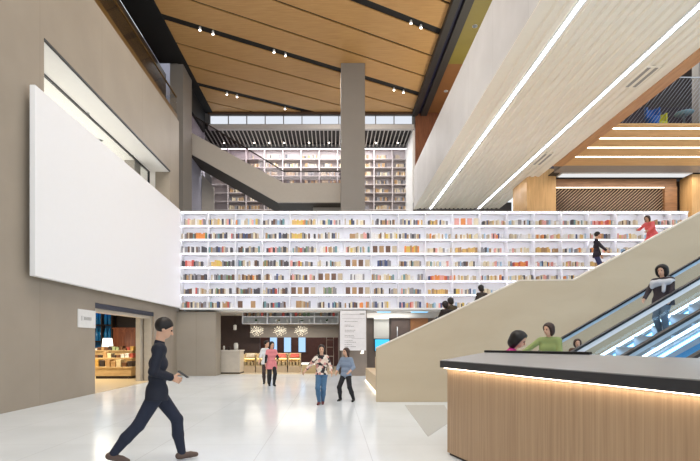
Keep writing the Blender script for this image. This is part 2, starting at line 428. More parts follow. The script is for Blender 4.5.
MB().box(15.6,17.1,20.1,21.5,14.07,14.1).build('diffuser', emit('dim_panel', (226,232,240), .9), t)
# gallery ceiling on the right of the black beam
struct(MB().box(5.68,9,-5,24,ZC-.05,ZC+.2), 'ceiling_gallery', plain('olive_reflection', (132,118,50), .45, var=.12, scale=1))  # yellow-green reflection put into the near stretch's colour; far end stays brown
struct(MB().box(5.68,9,24,29.2,ZC-.05,ZC+.2), 'ceiling_gallery_end', plain('copper_brown', (136,92,56), .45, var=.12, scale=1))
struct(MB().box(8.8,9,-5,29.2,9.8,ZC), 'wall_gallery_right', plain('olive_wall', (128,106,56), .5, var=.12, scale=1))
for px, py, lab in ((475,26,'downlight in the olive gallery ceiling, the one further from the bookcase'),(446,91,'downlight in the olive gallery ceiling, the one closer to the bookcase')):
    y = (ZC-.05-H)*F/(PY-py); downlight(xat(px,y), y, ZC-.055, .12, lab)

# trench spotlights of the wood ceiling
spots = [(200,28),(213,32),(274,50.5),(285.5,54),(394,88.5),(403.4,91),(411,21.4),(421,25.8),(227,93),(237,95.4),(285,107.6)]
for i, (px, py) in enumerate(spots):
    z = ZC-.02; y = (z-H)*F/(PY-py); x = xat(px, y)
    tr = ['middle','middle','middle','middle','middle','middle','near','near','far','far','far'][i]
    nn = {'middle': i, 'near': i-6, 'far': i-8}[tr]
    t = thing('track_spotlight', '%s white spotlight in the %s black ceiling trench, counted from the stone wall' % (ORD[nn], {'middle':'middle','near':'highest','far':'lowest'}[tr]), 'spotlight', (x,y,z+.07), 'spotlights in the ceiling trenches')
    MB().box(x-.03,x+.03,y-.03,y+.03,z+.05,z+.075).build('mount', BLACK, t)
    MB().lathe((x,y,z), [(.05,-.09),(.06,-.04),(.05,.05)], 12).build('lamp_body', WHITE, t)
    MB().lathe((x,y,z), [(.048,-.105),(.048,-.09)], 12).build('lens', emit('spot_lens', (255,246,230), 12), t)

# ------------------------------------------------------------------ hanging stair behind the bookcase
st = thing('suspended_staircase', 'grey concrete staircase slanting down behind the bookcase', 'staircase', (-5,26.5,9.0))
A = at(170,121,26); A2 = at(170,142,26); B1 = at(284,183,26); B2 = at(278,202.3,26); E1 = at(360,183,26); E2 = at(360,202.3,26)
STG = plain('stair_grey', (184,175,163), .6, var=.03)
MB().prism([(A[0],A[2]),(B1[0],B1[2]),(E1[0],E1[2]),(E2[0],E2[2]),(B2[0],B2[2]),(A2[0],A2[2])], 'y', 26, 26.15).build('stringer', STG, st)
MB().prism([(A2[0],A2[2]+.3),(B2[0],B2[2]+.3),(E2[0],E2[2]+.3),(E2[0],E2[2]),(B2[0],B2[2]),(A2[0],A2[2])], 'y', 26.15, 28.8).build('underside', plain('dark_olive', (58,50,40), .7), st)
a, b, c = at(178,108,26.08), at(284,171.5,26.08), at(360,171.5,26.08)
MB().prism([(A[0],A[2]),(B1[0],B1[2]),(E1[0],E1[2]),(c[0],c[2]),(b[0],b[2]),(A[0],a[2]+.3)], 'y', 26.06, 26.09).build('glass_balustrade', glass('pale_glass', (226,222,224)), st)
MB().tube([(A[0],26.075,a[2]+.35),(b[0],26.075,b[2]),(c[0],26.075,c[2])], .035).build('handrail', DARK, st)
struct(MB().box(xat(313,27),xat(345,27),27,27.2,6,9.3), 'wall_stair_foot', STG)
l0, l1 = at(192,163,28), at(210,182,28)
struct(MB().prism([(l0[0]-1,l0[2]+1.1),(l1[0],l1[2]),(l1[0],6),(l0[0]-1,6)], 'y', 28.9, 29.0), 'wall_stair_side', STG)

# ------------------------------------------------------------------ the white screen
scr = thing('projection_screen', 'huge blank white screen mounted on the stone wall', 'screen', (-6.8,16,2.98))
YA, YB = 10.72, 20.9
MB().box(-6.78,-6.65,YA,YB,2.98,7.25).build('screen_face', plain('screen_white', (238,238,239), .6, var=.008), scr, .01)
MB().box(XL,-6.78,YA+.3,YB-.1,3.2,7.0).build('mounting_frame', plain('pale_grey', (190,192,198), .5), scr)

# wall sign by the shop door
ws = thing('wall_sign', 'small white shop sign on the stone wall beside the shop opening', 'sign', (XL+.02,13.5,1.89))
MB().box(XL,XL+.025,13.02,13.96,1.9,2.4).build('sign_board', plain('sign_white', (226,226,224), .5), ws)
gl = MB()
def stroke(y0,y1,z0,z1): gl.box(XL+.025,XL+.03,y0,y1,z0,z1)
for u in (.14,.22):                                      # two upright strokes, then a run of small letters
    stroke(13.02+u,13.035+u,2.09,2.22)
for u in (.3,.37,.44,.51,.58,.65):
    stroke(13.02+u,13.03+u,2.11,2.2); stroke(13.045+u,13.055+u,2.11,2.2); stroke(13.02+u,13.055+u,2.19,2.2)
gl.build('lettering', plain('sign_grey', (150,148,146), .6), ws)

# ------------------------------------------------------------------ the shop behind the stone wall
struct(MB().box(-15,-7.56,24.6,24.8,0,3.4).box(-15,-14.8,12,24.6,0,3.4).box(-15,XB,11.8,12,0,3.4), 'wall_shop', DARK)
struct(MB().box(-15,XB,12,24.6,3.2,3.3), 'ceiling_shop', DARK)
struct(MB().box(-14.8,XL,12,24.6,.0,.012), 'floor_shop', plain('shop_floor', (206,184,146), .3, var=.04))
sh = thing('roller_shutter', 'dark roller shutter box over the shop opening', 'shutter', (-7.1,16.3,2.4))
MB().box(-7.05,-6.945,YS0+.01,YS1-.01,2.5,2.645).build('shutter_box', plain('shutter_navy', (52,56,70), .45), sh)
MB().box(-7.35,-7.06,YS0+.01,YS1-.01,2.4,2.6).build('lintel_panel', plain('lintel', (206,196,180), .5), sh)
struct(MB().box(-7.52,-7.35,YS1-.28,YS1,0,2.5).box(-7.28,-7.02,YS1-.08,YS1,0,2.5), 'door_1', plain('jamb_taupe', (196,186,170), .45))
bs = thing('display_shelf', 'dark shelf unit of blue bottles on the back wall of the shop', 'shelf', (-11.2,24.3,0))
x0, x1 = xat(91,24.3), xat(113.5,24.3)
MB().box(x0,x1,24.45,24.55,0,3.15).build('back_panel', plain('blue_back', (30,96,150), .4), bs)
for z in (.9,1.5,2.33,3.1): MB().box(x0,x1,24.1,24.45,z,z+.05).build('shelf', DARK, bs)
for q in (x0,x0+.62,x1): MB().box(q-.03,q+.03,24.1,24.45,0,3.15).build('upright', DARK, bs)
MB().box(x0,x1,24.12,24.16,3.05,3.1).build('light_strip', emit('blue_led', (90,190,255), 5), bs)
BLUEG = plain('blue_bottle', (40,130,196), .15)
n = 0
for z, zl in ((1.553,'lower'),(2.383,'upper')):
    for i in range(5):
        bx = x0+(.14,.32,.5,.76,.96)[i]
        o = MB().lathe((bx,24.27,z), [(.075,0),(.085,.03),(.085,.42),(.04,.52),(.04,.62),(.05,.64)], 12).build('bottle', BLUEG)
        tag(o, '%s blue bottle on the %s shelf in the shop, counted from the door edge' % (ORD[i], zl), 'bottle', 'blue bottles in the shop')
ck = thing('wood_cabinet', 'red-brown wooden cabinet at the back of the shop', 'cabinet', (-10.3,24.2,0))
x0, x1 = xat(114.5,24.2), xat(139,24.2)
RW = wood('cabinet_red', (150,84,48), (116,58,32), (3,3,.4), .35)
MB().box(x0,x1,24.05,24.55,0,2.15).build('body', RW, ck)
MB().box(x0-.03,x1+.03,24.0,24.55,2.15,2.22).build('top', RW, ck)
MB().box(x0+.1,x0+.55,24.02,24.05,.9,2.0).build('door', RW, ck)
MB().box(x0+.62,x1-.1,24.02,24.05,.9,2.0).build('door', RW, ck)
def table(x0,x1,y0,y1,z,lab,m,nm='display_table'):
    t = thing(nm, lab, 'table', ((x0+x1)/2,(y0+y1)/2,0))
    MB().box(x0,x1,y0,y1,z-.06,z).build('tabletop', m, t, .008)
    MB().box(x0+.06,x1-.06,y0+.06,y1-.06,.12,z-.06).build('cabinet_body', m, t)
    MB().box(x0+.1,x1-.1,y0+.1,y1-.1,.0,.12).build('plinth', DARK, t)
    return t
PALEW = wood('pale_table_wood', (206,176,126), (184,150,100), (1,4,4), .45)
xb0, xb1 = xat(93,19.6), xat(134,19.6)
table(xat(92,19.4),xat(137,19.4)-.2,19.4,20.2,.5,'low wooden book table nearest the shop opening',PALEW)
table(xat(92,20.8),xat(137,20.8)-.2,20.8,21.6,.82,'middle height wooden book table in the shop, behind the low one',PALEW)
table(xat(92,22.2),xat(137,22.2)-.2,22.2,23.0,1.12,'tallest wooden book table in the shop, under the white lamp',PALEW)
GOODS = [('cream',(232,214,170)),('tan',(190,150,100)),('white',(236,232,224)),('brown',(120,80,50)),('red',(180,84,66)),('ochre',(206,160,80)),('dark',(64,52,46)),('pale green',(176,188,140))]
def goods_row(y, z, pxa, pxb, n, where, hmin, hmax, dep=.35, cat='box', nm='gift_box', w=.8):
    X0, X1 = xat(pxa,y), xat(pxb,y); st_ = (X1-X0)/n
    for i in range(n):
        cn, rgb = random.choice(GOODS)
        xx = X0+st_*i; h = random.uniform(hmin,hmax)
        t = thing(nm, '%s %s box on the %s, counted from the wall sign' % (ORD[i], cn, where), cat, (xx+st_*w/2,y+dep/2,z), 'boxed goods on the '+where)
        MB().box(xx,xx+st_*w,y,y+dep,z,z+h*.8).build('box_base', plain('goods_'+cn, rgb, .5), t)
        MB().box(xx-.008,xx+st_*w+.008,y-.008,y+dep+.008,z+h*.72,z+h).build('lid', plain('goods_'+cn, rgb, .5), t, .006)
goods_row(19.5,.5,94,133,7,'low book table',.16,.3)
goods_row(20.9,.82,94,134,9,'middle book table',.1,.26)
goods_row(22.25,1.12,94,134,11,'tall book table',.08,.22,.3)
lx, ly = xat(106,22.6), 22.75
lt = thing('table_lamp', 'table lamp with a glowing white drum shade in the shop', 'lamp', (lx,ly,1.12))
MB().lathe((lx,ly,1.12), [(.12,0),(.12,.02),(.02,.04),(.02,.2)], 14).build('base', STEEL, lt)
MB().lathe((lx,ly,1.12), [(.25,.14),(.2,.56)], 20).build('lamp_shade', emit('lamp_shade', (255,246,228), 2.2), lt)

# ------------------------------------------------------------------ main bookcase
BX0, BP, NB, BY = xat(180.3,21), 27.3*21/F, 19, 21.0
BX1 = xat(688,21); RZ = [zat(307.8,21)+.605*i for i in range(8)]
bc = thing('bookcase', 'long white backlit bookcase bridging the hall above the cafe', 'bookcase', ((BX0+BX1)/2,BY,RZ[0]))
MB().box(BX0-.04,BX1+.04,BY+.46,BY+.5,RZ[0]-.06,RZ[7]).build('back_panel', SHELFW, bc)
for i in range(8):
    t_ = .05 if i else .07
    sb = MB().box(BX0-.04,BX1+.04,BY,BY+.46,RZ[i]-t_,RZ[i]).build('shelf', SHELFW, bc)
    if i: MB().box(BX0,BX1,BY+.03,BY+.07,RZ[i]-t_-.012,RZ[i]-t_).build('light_strip', emit('shelf_led', (236,236,255), 9.0), sb)
UP = [BX0+BP*k for k in range(NB)]+[BX1]
for q in UP:
    MB().box(q-.015,q+.015,BY+.02,BY+.46,RZ[0],RZ[7]-.05).build('upright', SHELFW, bc)

def book_mesh(name, m_cover):
    """unit book standing with its spine towards -y: width x, depth y, height z"""
    mb = MB()
    w = .5; t = .08
    mb.prism([(-w,-.42),(-w*.6,-.49),(0,-.5),(w*.6,-.49),(w,-.42),(w,.5),(w-t,.5),(w-t,-.36),(-w+t,-.36),(-w+t,.5),(-w,.5)], 'z', 0, 1, 0)
    mb.box(-w+t,w-t,-.36,.46,.03,.97,1)
    return mb
PAGES = plain('page_paper', (232,226,210), .8)
BCOL = {'charcoal':(84,82,88),'dark brown':(112,86,72),'grey':(146,144,148),'beige':(196,180,156),'white':(230,228,226),'cream':(224,212,184),
        'navy':(76,88,126),'orange':(226,146,84),'red':(200,92,84),'yellow':(214,186,100),'green':(116,142,112),'teal':(112,152,156),'tan':(176,142,104),
        'pink':(226,166,158),'ochre':(218,182,116),'pale blue':(160,190,216)}
PROTO = {}
def book_data(cn, fo):
    key = (cn, fo)
    if key not in PROTO:
        m = plain('cover_'+cn.replace(' ','_'), BCOL[cn], .5, var=.1)
        mb = book_mesh('book', m)
        me = bpy.data.meshes.new('book'); me.from_pydata(mb.v, [], mb.f)
        me.materials.append(m); me.materials.append(PAGES); me.polygons.foreach_set('material_index', mb.mi); me.update()
        PROTO[key] = me
    return PROTO[key]
DK = ['charcoal']*4+['dark brown']*3+['grey']*4+['beige']*3+['white','white','navy','red','green','tan','cream','teal']
MD = ['grey']*3+['beige']*4+['white']*4+['charcoal','charcoal','dark brown','tan','tan','cream','cream','teal','navy','pink','yellow']
LT = ['white']*6+['cream']*5+['beige']*4+['pink','pink','tan','ochre','orange','grey','charcoal','pale blue','pale blue','navy']
special = {(3,6):'face',(4,5):'face',(5,4):'face',(5,6):'face',(2,7):'face',(6,2):'faceg',(2,10):'ochre',(2,13):'tanrow',(0,10):'orangeface',(4,9):'orange',(3,12):'orange',
           (5,9):'ochre',(1,0):'orangespot',(3,1):'yellow',(2,3):'red',(3,0):'red',(4,2):'orangemix',(6,6):'orangespot',(0,4):'yellow',(1,4):'yellow',(3,7):'stack',(4,6):'stackw',(2,8):'stacko',(6,4):'stackt',(5,5):'stackg',
           (3,15):'ochre',(5,13):'ochre',(6,8):'orangemix',(0,15):'orange'}
books = []   # (area, row, bay, idx, x, z, w, h, d, colour, kind)
def parapet_py(px):
    for (a,b),(c,d) in (((376,349),(520,281)),((520,281),(574,280.5)),((574,280.5),(720,203))):
        if a <= px <= c: return b+(d-b)*(px-a)/(c-a)
    return 999
for r in range(7):
    zb = RZ[6-r]
    for k in range(NB):
        a, b = UP[k]+.03, UP[k+1]-.03
        pxm = PX+F*b/BY; pyt = PY-F*(zb+.3-H)/BY
        if parapet_py(PX+F*a/BY) < pyt and parapet_py(pxm) < pyt: continue
        sp = special.get((r,k)); rnd = random.Random(r*100+k)
        pal = DK if k < 4 else (DK+MD if k < 6 else MD if k < 9 else LT+MD if k < 11 else LT)
        if r in (0,) : pal = LT+MD
        i = 0
        def put(x, w, h, d, c, kind): books.append((w*h, r, k, len([1 for q in books if q[1]==r and q[2]==k]), x+w/2, zb, w, h, d, c, kind))
        if sp in ('face','faceg','orangeface'):
            cols = {'face':['dark brown','tan','dark brown','beige'],'faceg':['dark brown','tan'],'orangeface':['pink','orange','pink','cream']}[sp]
            n = len(cols); s_ = (b-a)/n
            for c in range(n): put(a+s_*c+s_*.15, min(.2,s_*.7), .3, .05, cols[c], 'face')
            continue
        if sp and sp.startswith('stack'):
            c1 = {'stack':['grey','charcoal','navy'],'stackw':['white','grey','white'],'stacko':['orange','tan','yellow'],'stackt':['beige','tan','grey'],'stackg':['grey','beige','green']}[sp]
            x = a+.25
            while x < b-.3:
                w = rnd.uniform(.05,.1); put(x, w, rnd.uniform(.24,.32), .2, rnd.choice(c1), 'spine'); x += w+.003
            continue
        x = a+rnd.choice([0,.0,.02,.1]); gapat = rnd.uniform(a,b); fill = rnd.uniform(.82,1.1)
        endx = a+(b-a)*min(1,fill)
        while x < endx-.06:
            w = rnd.uniform(.045,.1)
            if rnd.random() < (.03 if k < 5 else .07): x += rnd.uniform(.04,.14); continue
            c = rnd.choice(pal)
            f = (x-a)/(b-a)
            if sp == 'ochre' and .04 < f < .96: c = rnd.choice(['ochre','ochre','ochre','tan'])
            if sp == 'tanrow': c = rnd.choice(['tan','ochre','tan'])
            if sp == 'orange' and .1 < f < .75: c = rnd.choice(['orange','red','orange','pink'])
            if sp == 'orangespot' and .5 < f < .85: c = 'orange'
            if sp == 'orangemix' and rnd.random() < .35: c = rnd.choice(['orange','red','tan'])
            if sp == 'yellow' and .05 < f < .45: c = rnd.choice(['yellow','ochre'])
            if sp == 'red' and .0 < f < .5: c = rnd.choice(['red','pink','charcoal'])
            h = rnd.uniform(.2,.29)*(.85 if k > 8 else 1)
            if x+w > b: break
            put(x, w, h, rnd.uniform(.15,.2), c, 'spine'); x += w+.002
books.sort(key=lambda q: -q[0])
def place_book(q):
    _, r, k, i, x, z, w, h, d, c, kind = q
    o = bpy.data.objects.new('book', book_data(c, kind)); C.objects.link(o)
    o.location = (x, BY+.07+d/2, z+.002); o.scale = (w, d, h)
    end = 'bay with the screen' if k == 0 else '%s bay from the white screen' % ORD[k]
    if k == 0: end = 'first bay from the white screen'
    tag(o, '%s book %s along the %s shelf down, %s' % (c, ORD[i], ORD[r], end), 'book', 'books on the long white bookcase')
for q in books[:300]: place_book(q)
# everything past the three hundred widest, plus the distant upper bookcase, is one object
rest = MB(); names = list(BCOL); 
def rest_book(x, y, z, w, d, h, c):
    b = book_mesh('', None)
    vs = [(x+v[0]*w, y+v[1]*d, z+v[2]*h) for v in b.v]
    ci = names.index(c)
    base = len(rest.v); rest.v += vs
    for f, mi in zip(b.f, b.mi): rest.f.append(tuple(base+i for i in f)); rest.mi.append(ci if mi == 0 else len(names)); rest.sm.append(False)
for q in books[300:]:
    _, r, k, i, x, z, w, h, d, c, kind = q
    rest_book(x, BY+.07+d/2, z+.002, w, d, h, c)

# far bookcase at the end of the upper hall
FX0, FX1, FY = xat(210,32), xat(410.7,32), 32.0
FZ = [zat(209.3,32)+.563*i for i in range(-3, 7)]
FB = thing('bookcase', 'distant tall bookcase under the black slatted ceiling', 'bookcase', ((FX0+FX1)/2,FY,FZ[0]))
GREYSH = plain('mauve_shelf', (206,196,196), .5, var=.02)
MB().box(FX0,FX1,FY+.42,FY+.46,FZ[0],14.5).build('back_panel', plain('mauve_back', (186,176,176), .55), FB)
for i, z in enumerate(FZ+[14.45]): MB().box(FX0,FX1,FY,FY+.42,z-.045,z).build('shelf', GREYSH, FB)
FU = []; q = FX1
while q > FX0-.01: FU.append(q); q -= 18.3*32/F
for q in FU: MB().box(q-.035,q+.035,FY-.01,FY+.42,FZ[0],14.45).build('upright', GREYSH, FB)
MB().box(FX0,FX1,FY+.03,FY+.08,14.39,14.4).build('light_strip', emit('far_led', (240,242,255), 9), FB)
rnd = random.Random(5)
for i, z in enumerate(FZ[2:]):
    for k in range(len(FU)-1):
        b, a = FU[k]-.05, FU[k+1]+.05
        x = a+rnd.uniform(0,.25); e = b-rnd.uniform(0,.3)
        if i == len(FZ)-3 and rnd.random() < .5: e = a+.5
        while x < e-.1:
            w = rnd.uniform(.06,.12); rest_book(x+w/2, FY+.17, z+.002, w, .2, rnd.uniform(.2,.3), rnd.choice(['grey','grey','tan','beige','charcoal','cream','tan','beige'])); x += w+.004
o = rest.build('book', [plain('cover_'+n.replace(' ','_'), BCOL[n], .5, var=.1) for n in names]+[PAGES])
tag(o, 'remaining slim books filling the two white bookcases', 'book', None, 'stuff')
pl = thing('potted_plant', 'small green potted plant in the distant bookcase beside the column', 'plant', (xat(382,32.2),32.2,FZ[3]+.004))
px_ = xat(382,32.2)
MB().lathe((px_,32.18,FZ[3]+.004), [(.07,0),(.1,.14)], 10).build('pot', WHITE, pl)
lf = MB(); rr = random.Random(3)
for i in range(26):
    a, e, l = rr.uniform(0,6.28), rr.uniform(.2,1.2), rr.uniform(.14,.26)
    p = Vector((px_,32.18,FZ[3]+.14)); dd = Vector((math.cos(a)*math.cos(e), math.sin(a)*math.cos(e)*.6, math.sin(e))); ss = dd.cross(Vector((0,0,1))).normalized()*.035
    lf.add([p, p+dd*l*.5+ss, p+dd*l, p+dd*l*.5-ss], [(0,1,2,3)])
lf.build('foliage', plain('leaf_green', (58,96,48), .5), pl)
#PART2
# ------------------------------------------------------------------ below the bookcase: stone return, cafe, directory, entrance
struct(MB().box(XL,xat(216,21.3),21.25,22.2,0,2.84), 'wall_cafe_left', STONE_F)
struct(MB().box(BX0,16,21.5,31,2.9,3.0), 'ceiling_cafe', WHITE)
struct(MB().box(-8,0.6,29.8,30,0,2.9), 'wall_cafe_back', plain('maroon_dark', (74,44,42), .5, var=.2))
struct(MB().box(-8,-3.9,25.6,25.75,0,2.9), 'wall_cafe_side', plain('cafe_brown', (72,58,56), .5, var=.1))
struct(MB().box(-4.3,.35,24.9,25.0,zat(337.5,24.9),2.5), 'wall_cafe_bulkhead', plain('taupe_grey', (128,122,116), .55, var=.03))
struct(MB().box(.28,.62,22.2,26,0,2.9), 'wall_cafe_right', plain('taupe_dark', (92,82,76), .5))
struct(MB().box(-6.9,.3,22.3,29.8,.0,.012), 'floor_cafe', plain('cafe_floor', (214,198,172), .25, var=.04))
hs = thing('hanging_shelf', 'white hanging shelf of books and plants under the bookcase', 'shelf', (-2,23,zat(323,23)))
hx0, hx1 = xat(243,23), xat(338,23); hz = [zat(323.3,23), zat(316.4,23), zat(309,23)]
for z in hz: MB().box(hx0,hx1,22.85,23.25,z-.035,z).build('shelf', SHELFW, hs)
MB().box(hx0,hx1,23.25,23.27,hz[0]-.035,2.9).build('back_panel', plain('shelf_back_grey', (206,206,202), .5, var=.02), hs)
for px in (243,267.5,291,314.3,338): MB().box(xat(px,23)-.02,xat(px,23)+.02,22.85,23.25,hz[0],2.9).build('upright', SHELFW, hs)
rnd = random.Random(11)
for i, px in enumerate((279,302,327,256)):
    x = xat(px,23); z = hz[0]+.004
    t = thing('potted_plant', 'small green plant in a white pot, %s along the hanging cafe shelf' % ORD[[1,2,3,0][i]], 'plant', (x,23.0,z), 'plants on the hanging shelf')
    MB().lathe((x,23.0,z), [(.045,0),(.065,.09)], 10).build('pot', WHITE, t)
    lf = MB()
    for j in range(18):
        a, e, l = rnd.uniform(0,6.28), rnd.uniform(.2,1.3), rnd.uniform(.08,.15)
        p = Vector((x,23.0,z+.09)); dd = Vector((math.cos(a)*math.cos(e), math.sin(a)*math.cos(e), math.sin(e))); ss = dd.cross(Vector((0,0,1))).normalized()*.03
        lf.add([p, p+dd*l*.5+ss, p+dd*l, p+dd*l*.5-ss], [(0,1,2,3)])
    lf.build('foliage', plain('leaf_green', (58,96,48), .5), t)
for i in range(22):
    px = 245.5+i*4.2
    if abs(px-279)<3 or abs(px-291)<3 or abs(px-314.3)<3: continue
    x = xat(px,23); c = rnd.choice(['charcoal','dark brown','red','beige','grey','green','tan'])
    o = bpy.data.objects.new('book', book_data(c,'spine')); C.objects.link(o); o.location = (x,23.02,hz[1]+.003); o.scale = (.11,.2,rnd.uniform(.18,.26))
    tag(o, '%s book %s along the top of the hanging cafe shelf' % (c, ORD[i]), 'book', 'books on the hanging cafe shelf')
for i in range(16):
    px = 248+i*5.6
    if min(abs(px-q) for q in (279,302,327,256,267.5,291,314.3)) < 3: continue
    x = xat(px,23)
    o = MB().lathe((x,23.0,hz[0]+.004), [(.04,0),(.06,.03),(.05,.12),(.025,.16),(.03,.18)] if i%2 else [(.035,0),(.055,.1),(.05,.1),(.03,.02)], 12).build('vase' if i%2 else 'cup', plain('ceramic', (214,214,210), .3))
    tag(o, '%s white ceramic piece along the lower tier of the hanging cafe shelf' % ORD[i], 'vase' if i%2 else 'cup', 'ceramics on the hanging cafe shelf')
for i, px in enumerate((257,280,301)):
    x, z = xat(px,24.85), zat(331,24.85)
    t = thing('wall_light', '%s burst of glowing wire petals on the grey cafe bulkhead' % ['first','middle','last'][i], 'wall light', (x,24.88,z), 'burst lights in the cafe')
    MB().lathe((x,24.86,z-.02), [(.05,0),(.05,.04)], 10).build('hub', STEEL, t)
    pm = MB(); rr = random.Random(40+i)
    for j in range(30):
        a = j*2.39996; r_ = .05+.27*math.sqrt((j+1)/30.0)
        cx, cz = x+1.1*r_*math.cos(a), z+.8*r_*math.sin(a)
        b_ = a+1.2*(j%3-1); pm.tube([(cx-.035*math.cos(b_),24.84,cz-.035*math.sin(b_)),(cx+.035*math.cos(b_),24.8,cz+.035*math.sin(b_))], .008, 5)
        if j % 2: pm.tube([(x,24.86,z),(cx,24.84,cz)], .005, 4)
    pm.build('petal_cluster', emit('petal_light', (255,242,215), 1.5), t)
for i, px in enumerate((273.5,287.5,302)):
    w_ = struct(MB().box(xat(px-4,29.7),xat(px+4,29.7),29.72,29.8,.85,1.95), 'window_%d' % (3+i), plain('dark_frame', (58,60,64), .4))
    MB().box(xat(px-3.4,29.7),xat(px+3.4,29.7),29.69,29.72,.88,1.92).build('window_pane', emit('blue_pane', (170,205,245), 1.0), w_)
# cafe counter on the left with cups and boxes
ct = thing('cafe_counter', 'pale stone cafe counter beside the beige stone return', 'counter', (-4.7,22.8,0))
cx0, cx1 = xat(220,22.4), xat(239.8,22.4)
MB().box(cx0,cx1,22.4,23.4,.08,1.06).build('counter_body', plain('pale_stone', (196,186,172), .4), ct)
MB().box(cx0-.02,cx1+.03,22.36,23.44,1.06,1.12).build('counter_top', plain('pale_stone_top', (214,206,194), .3), ct)
MB().box(cx0,cx1,22.5,23.4,0,.08).build('plinth', DARK, ct)
for i, (px, w, h, m) in enumerate(((224,.1,.2,'ceramic'),(229,.14,.16,'dark_brown_panel'),(236,.22,.34,'ceramic'))):
    x = xat(px,22.7)
    o = MB().lathe((x,22.7,1.12), [(w*.4,0),(w*.5,h*.7),(w*.35,h),(w*.1,h)], 14).build('jar', MATS.get(m, DARK))
    tag(o, ['small white jar on the pale cafe counter, beside the stone return','dark jar between two white jars on the pale cafe counter','tall white urn on the pale cafe counter'][i], 'jar')
pt = thing('pendant_lamp', 'small white cylinder pendant above the pale cafe counter', 'lamp', (xat(235,24),24,zat(330,24)))
MB().lathe((xat(235,24),24,zat(330,24)), [(.07,0),(.08,.05),(.08,.24),(.02,.27)], 14).build('lamp_shade', WHITE, pt)
MB().tube([(xat(235,24),24,zat(330,24)+.26),(xat(235,24),24,2.9)], .01, 6).build('cord', BLACK, pt)
# produce displays
PLYT = plain('cafe_birch', (206,184,142), .45, var=.05)
for i, (pa, pb) in enumerate(((242.5,255),(256,268.5),(272,287),(288,300))):
    t = thing('produce_stand', '%s pale produce stand across the cafe, counted from the stone counter' % ORD[i], 'display stand', (xat((pa+pb)/2,23.6),23.6,0), 'produce stands')
    a, b = xat(pa,23.4), xat(pb,23.4)
    MB().box(a,b,23.4,24.2,0,.32).build('base', plain('stand_base', (196,178,152), .4), t)
    MB().box(a,b,23.42,24.2,.32,.36).build('lower_shelf', PLYT, t)
    MB().box(a,b,23.8,24.2,.68,.72).build('upper_shelf', PLYT, t)
    MB().box(a,b,24.16,24.2,.36,.95).build('back_board', PLYT, t)
    MB().box(a,b,23.82,23.86,.655,.68).build('light_strip', emit('stand_led', (255,232,150), 4), t)
    for s_ in (a,b-.03): MB().box(s_,s_+.03,23.44,24.2,.36,.9).build('side_panel', PLYT, t)
    for j in range(3):
        w = (b-a-.1)/3; x0 = a+.05+w*j
        cn, rgb = [('golden',(218,180,84)),('tan',(176,132,84)),('dark',(110,74,60)),('cream',(226,206,150))][(i*3+j)%4] if i < 2 else [('rust',(150,90,66)),('brown',(120,84,64)),('tan',(176,132,84))][j]
        c_ = thing('crate', '%s %s crate on the lower tier of the %s produce stand' % (ORD[j], cn, ORD[i]), 'crate', (x0+w/2,23.6,.363), 'crates on the produce stands')
        MB().box(x0,x0+w-.03,23.46,23.78,.363,.38).box(x0,x0+w-.03,23.46,23.48,.363,.54).box(x0,x0+w-.03,23.76,23.78,.363,.54).box(x0,x0+.02,23.46,23.78,.363,.54).box(x0+w-.05,x0+w-.03,23.46,23.78,.363,.54).build('crate_body', PLYT, c_)
        MB().sphere((x0+w/2-.015,23.62,.5), (w*.42,.14,.09), 12, 6).build('contents', plain('goods_'+cn, rgb, .6, var=.3, scale=25), c_)
    fr = [('white',(226,216,200)),('tan',(206,176,130)),('pink',(224,120,108)),('coral',(214,104,92))][i]
    for j in range(7):
        x = a+.1+(b-a-.2)*j/6.0
        for lvl in range(2 if j < 6 else 1):
            o = MB().sphere((x+(lvl*.03),23.95+.04*lvl,.72+.055+lvl*.095), (.058,.058,.055), 10, 7).build('fruit', plain('fruit_'+fr[0], fr[1], .45, var=.15))
            tag(o, '%s %s fruit in the %s layer on the %s produce stand' % (ORD[j], fr[0], ['lower','upper'][lvl], ORD[i]), 'fruit', 'fruit on the produce stands')
kt = thing('kiosk_counter', 'low white-topped counter beside the produce stands', 'counter', (xat(312,22.9),23,0))
a, b = xat(302,22.9), xat(321,22.9)
MB().box(a,b,22.9,23.5,0,.42).build('counter_body', PLYT, kt)
MB().box(a-.03,b+.03,22.86,23.54,.42,.5).build('counter_top', emit('glowing_top', (250,246,236), 1.1), kt)  # top glows by itself; its brightness is put into the material
rk = thing('wire_rack', 'grey shelf rack against the dark cafe wall', 'rack', (xat(330,26.4),26.4,0))
a, b = xat(326.5,26.4), xat(333.5,26.4)
for z in (.2,.7,1.2,1.6): MB().box(a,b,26.3,26.6,z,z+.03).build('shelf', GREYWALL, rk)
for q in (a,b): MB().box(q-.02,q+.02,26.3,26.6,0,1.75).build('post', GREYWALL, rk)
# directory board hanging by the entrance
db = thing('directory_board', 'tall white directory board with grey lines hanging under the bookcase', 'sign', (xat(353,20.85),20.85,zat(350.5,20.8)))
a, b, z0, z1 = xat(340,20.8), xat(366,20.8), zat(350.5,20.8), zat(310.5,20.8)
MB().box(a,b,20.8,20.9,z0,z1).build('board', plain('board_white', (226,224,226), .5), db)
tx = MB(); rr = random.Random(2)
def bar(u0,u1,v,t=.012): tx.box(a+(b-a)*u0, a+(b-a)*u1, 20.79, 20.8, z0+(z1-z0)*v, z0+(z1-z0)*v+t)
for v in (.9,.795,.3): bar(.08 if v > .5 else .45,.95,v,.008)
for v in (.72,.63,.6,.5,.46,.37,.33,.24,.2,.14,.09):
    u = .18
    while u < rr.uniform(.4,.65): w = rr.uniform(.02,.06); bar(u,u+w,v,.022); u += w+.015
bar(.76,.94,.905,.03)
tx.build('lettering', plain('sign_grey', (150,148,146), .6), db)
for u in (a+.1,b-.1): MB().tube([(u,20.9,z1-.1),(u,21.0,z1-.1),(u,21.02,2.95)], .012, 6).build('hanger', STEEL, db)
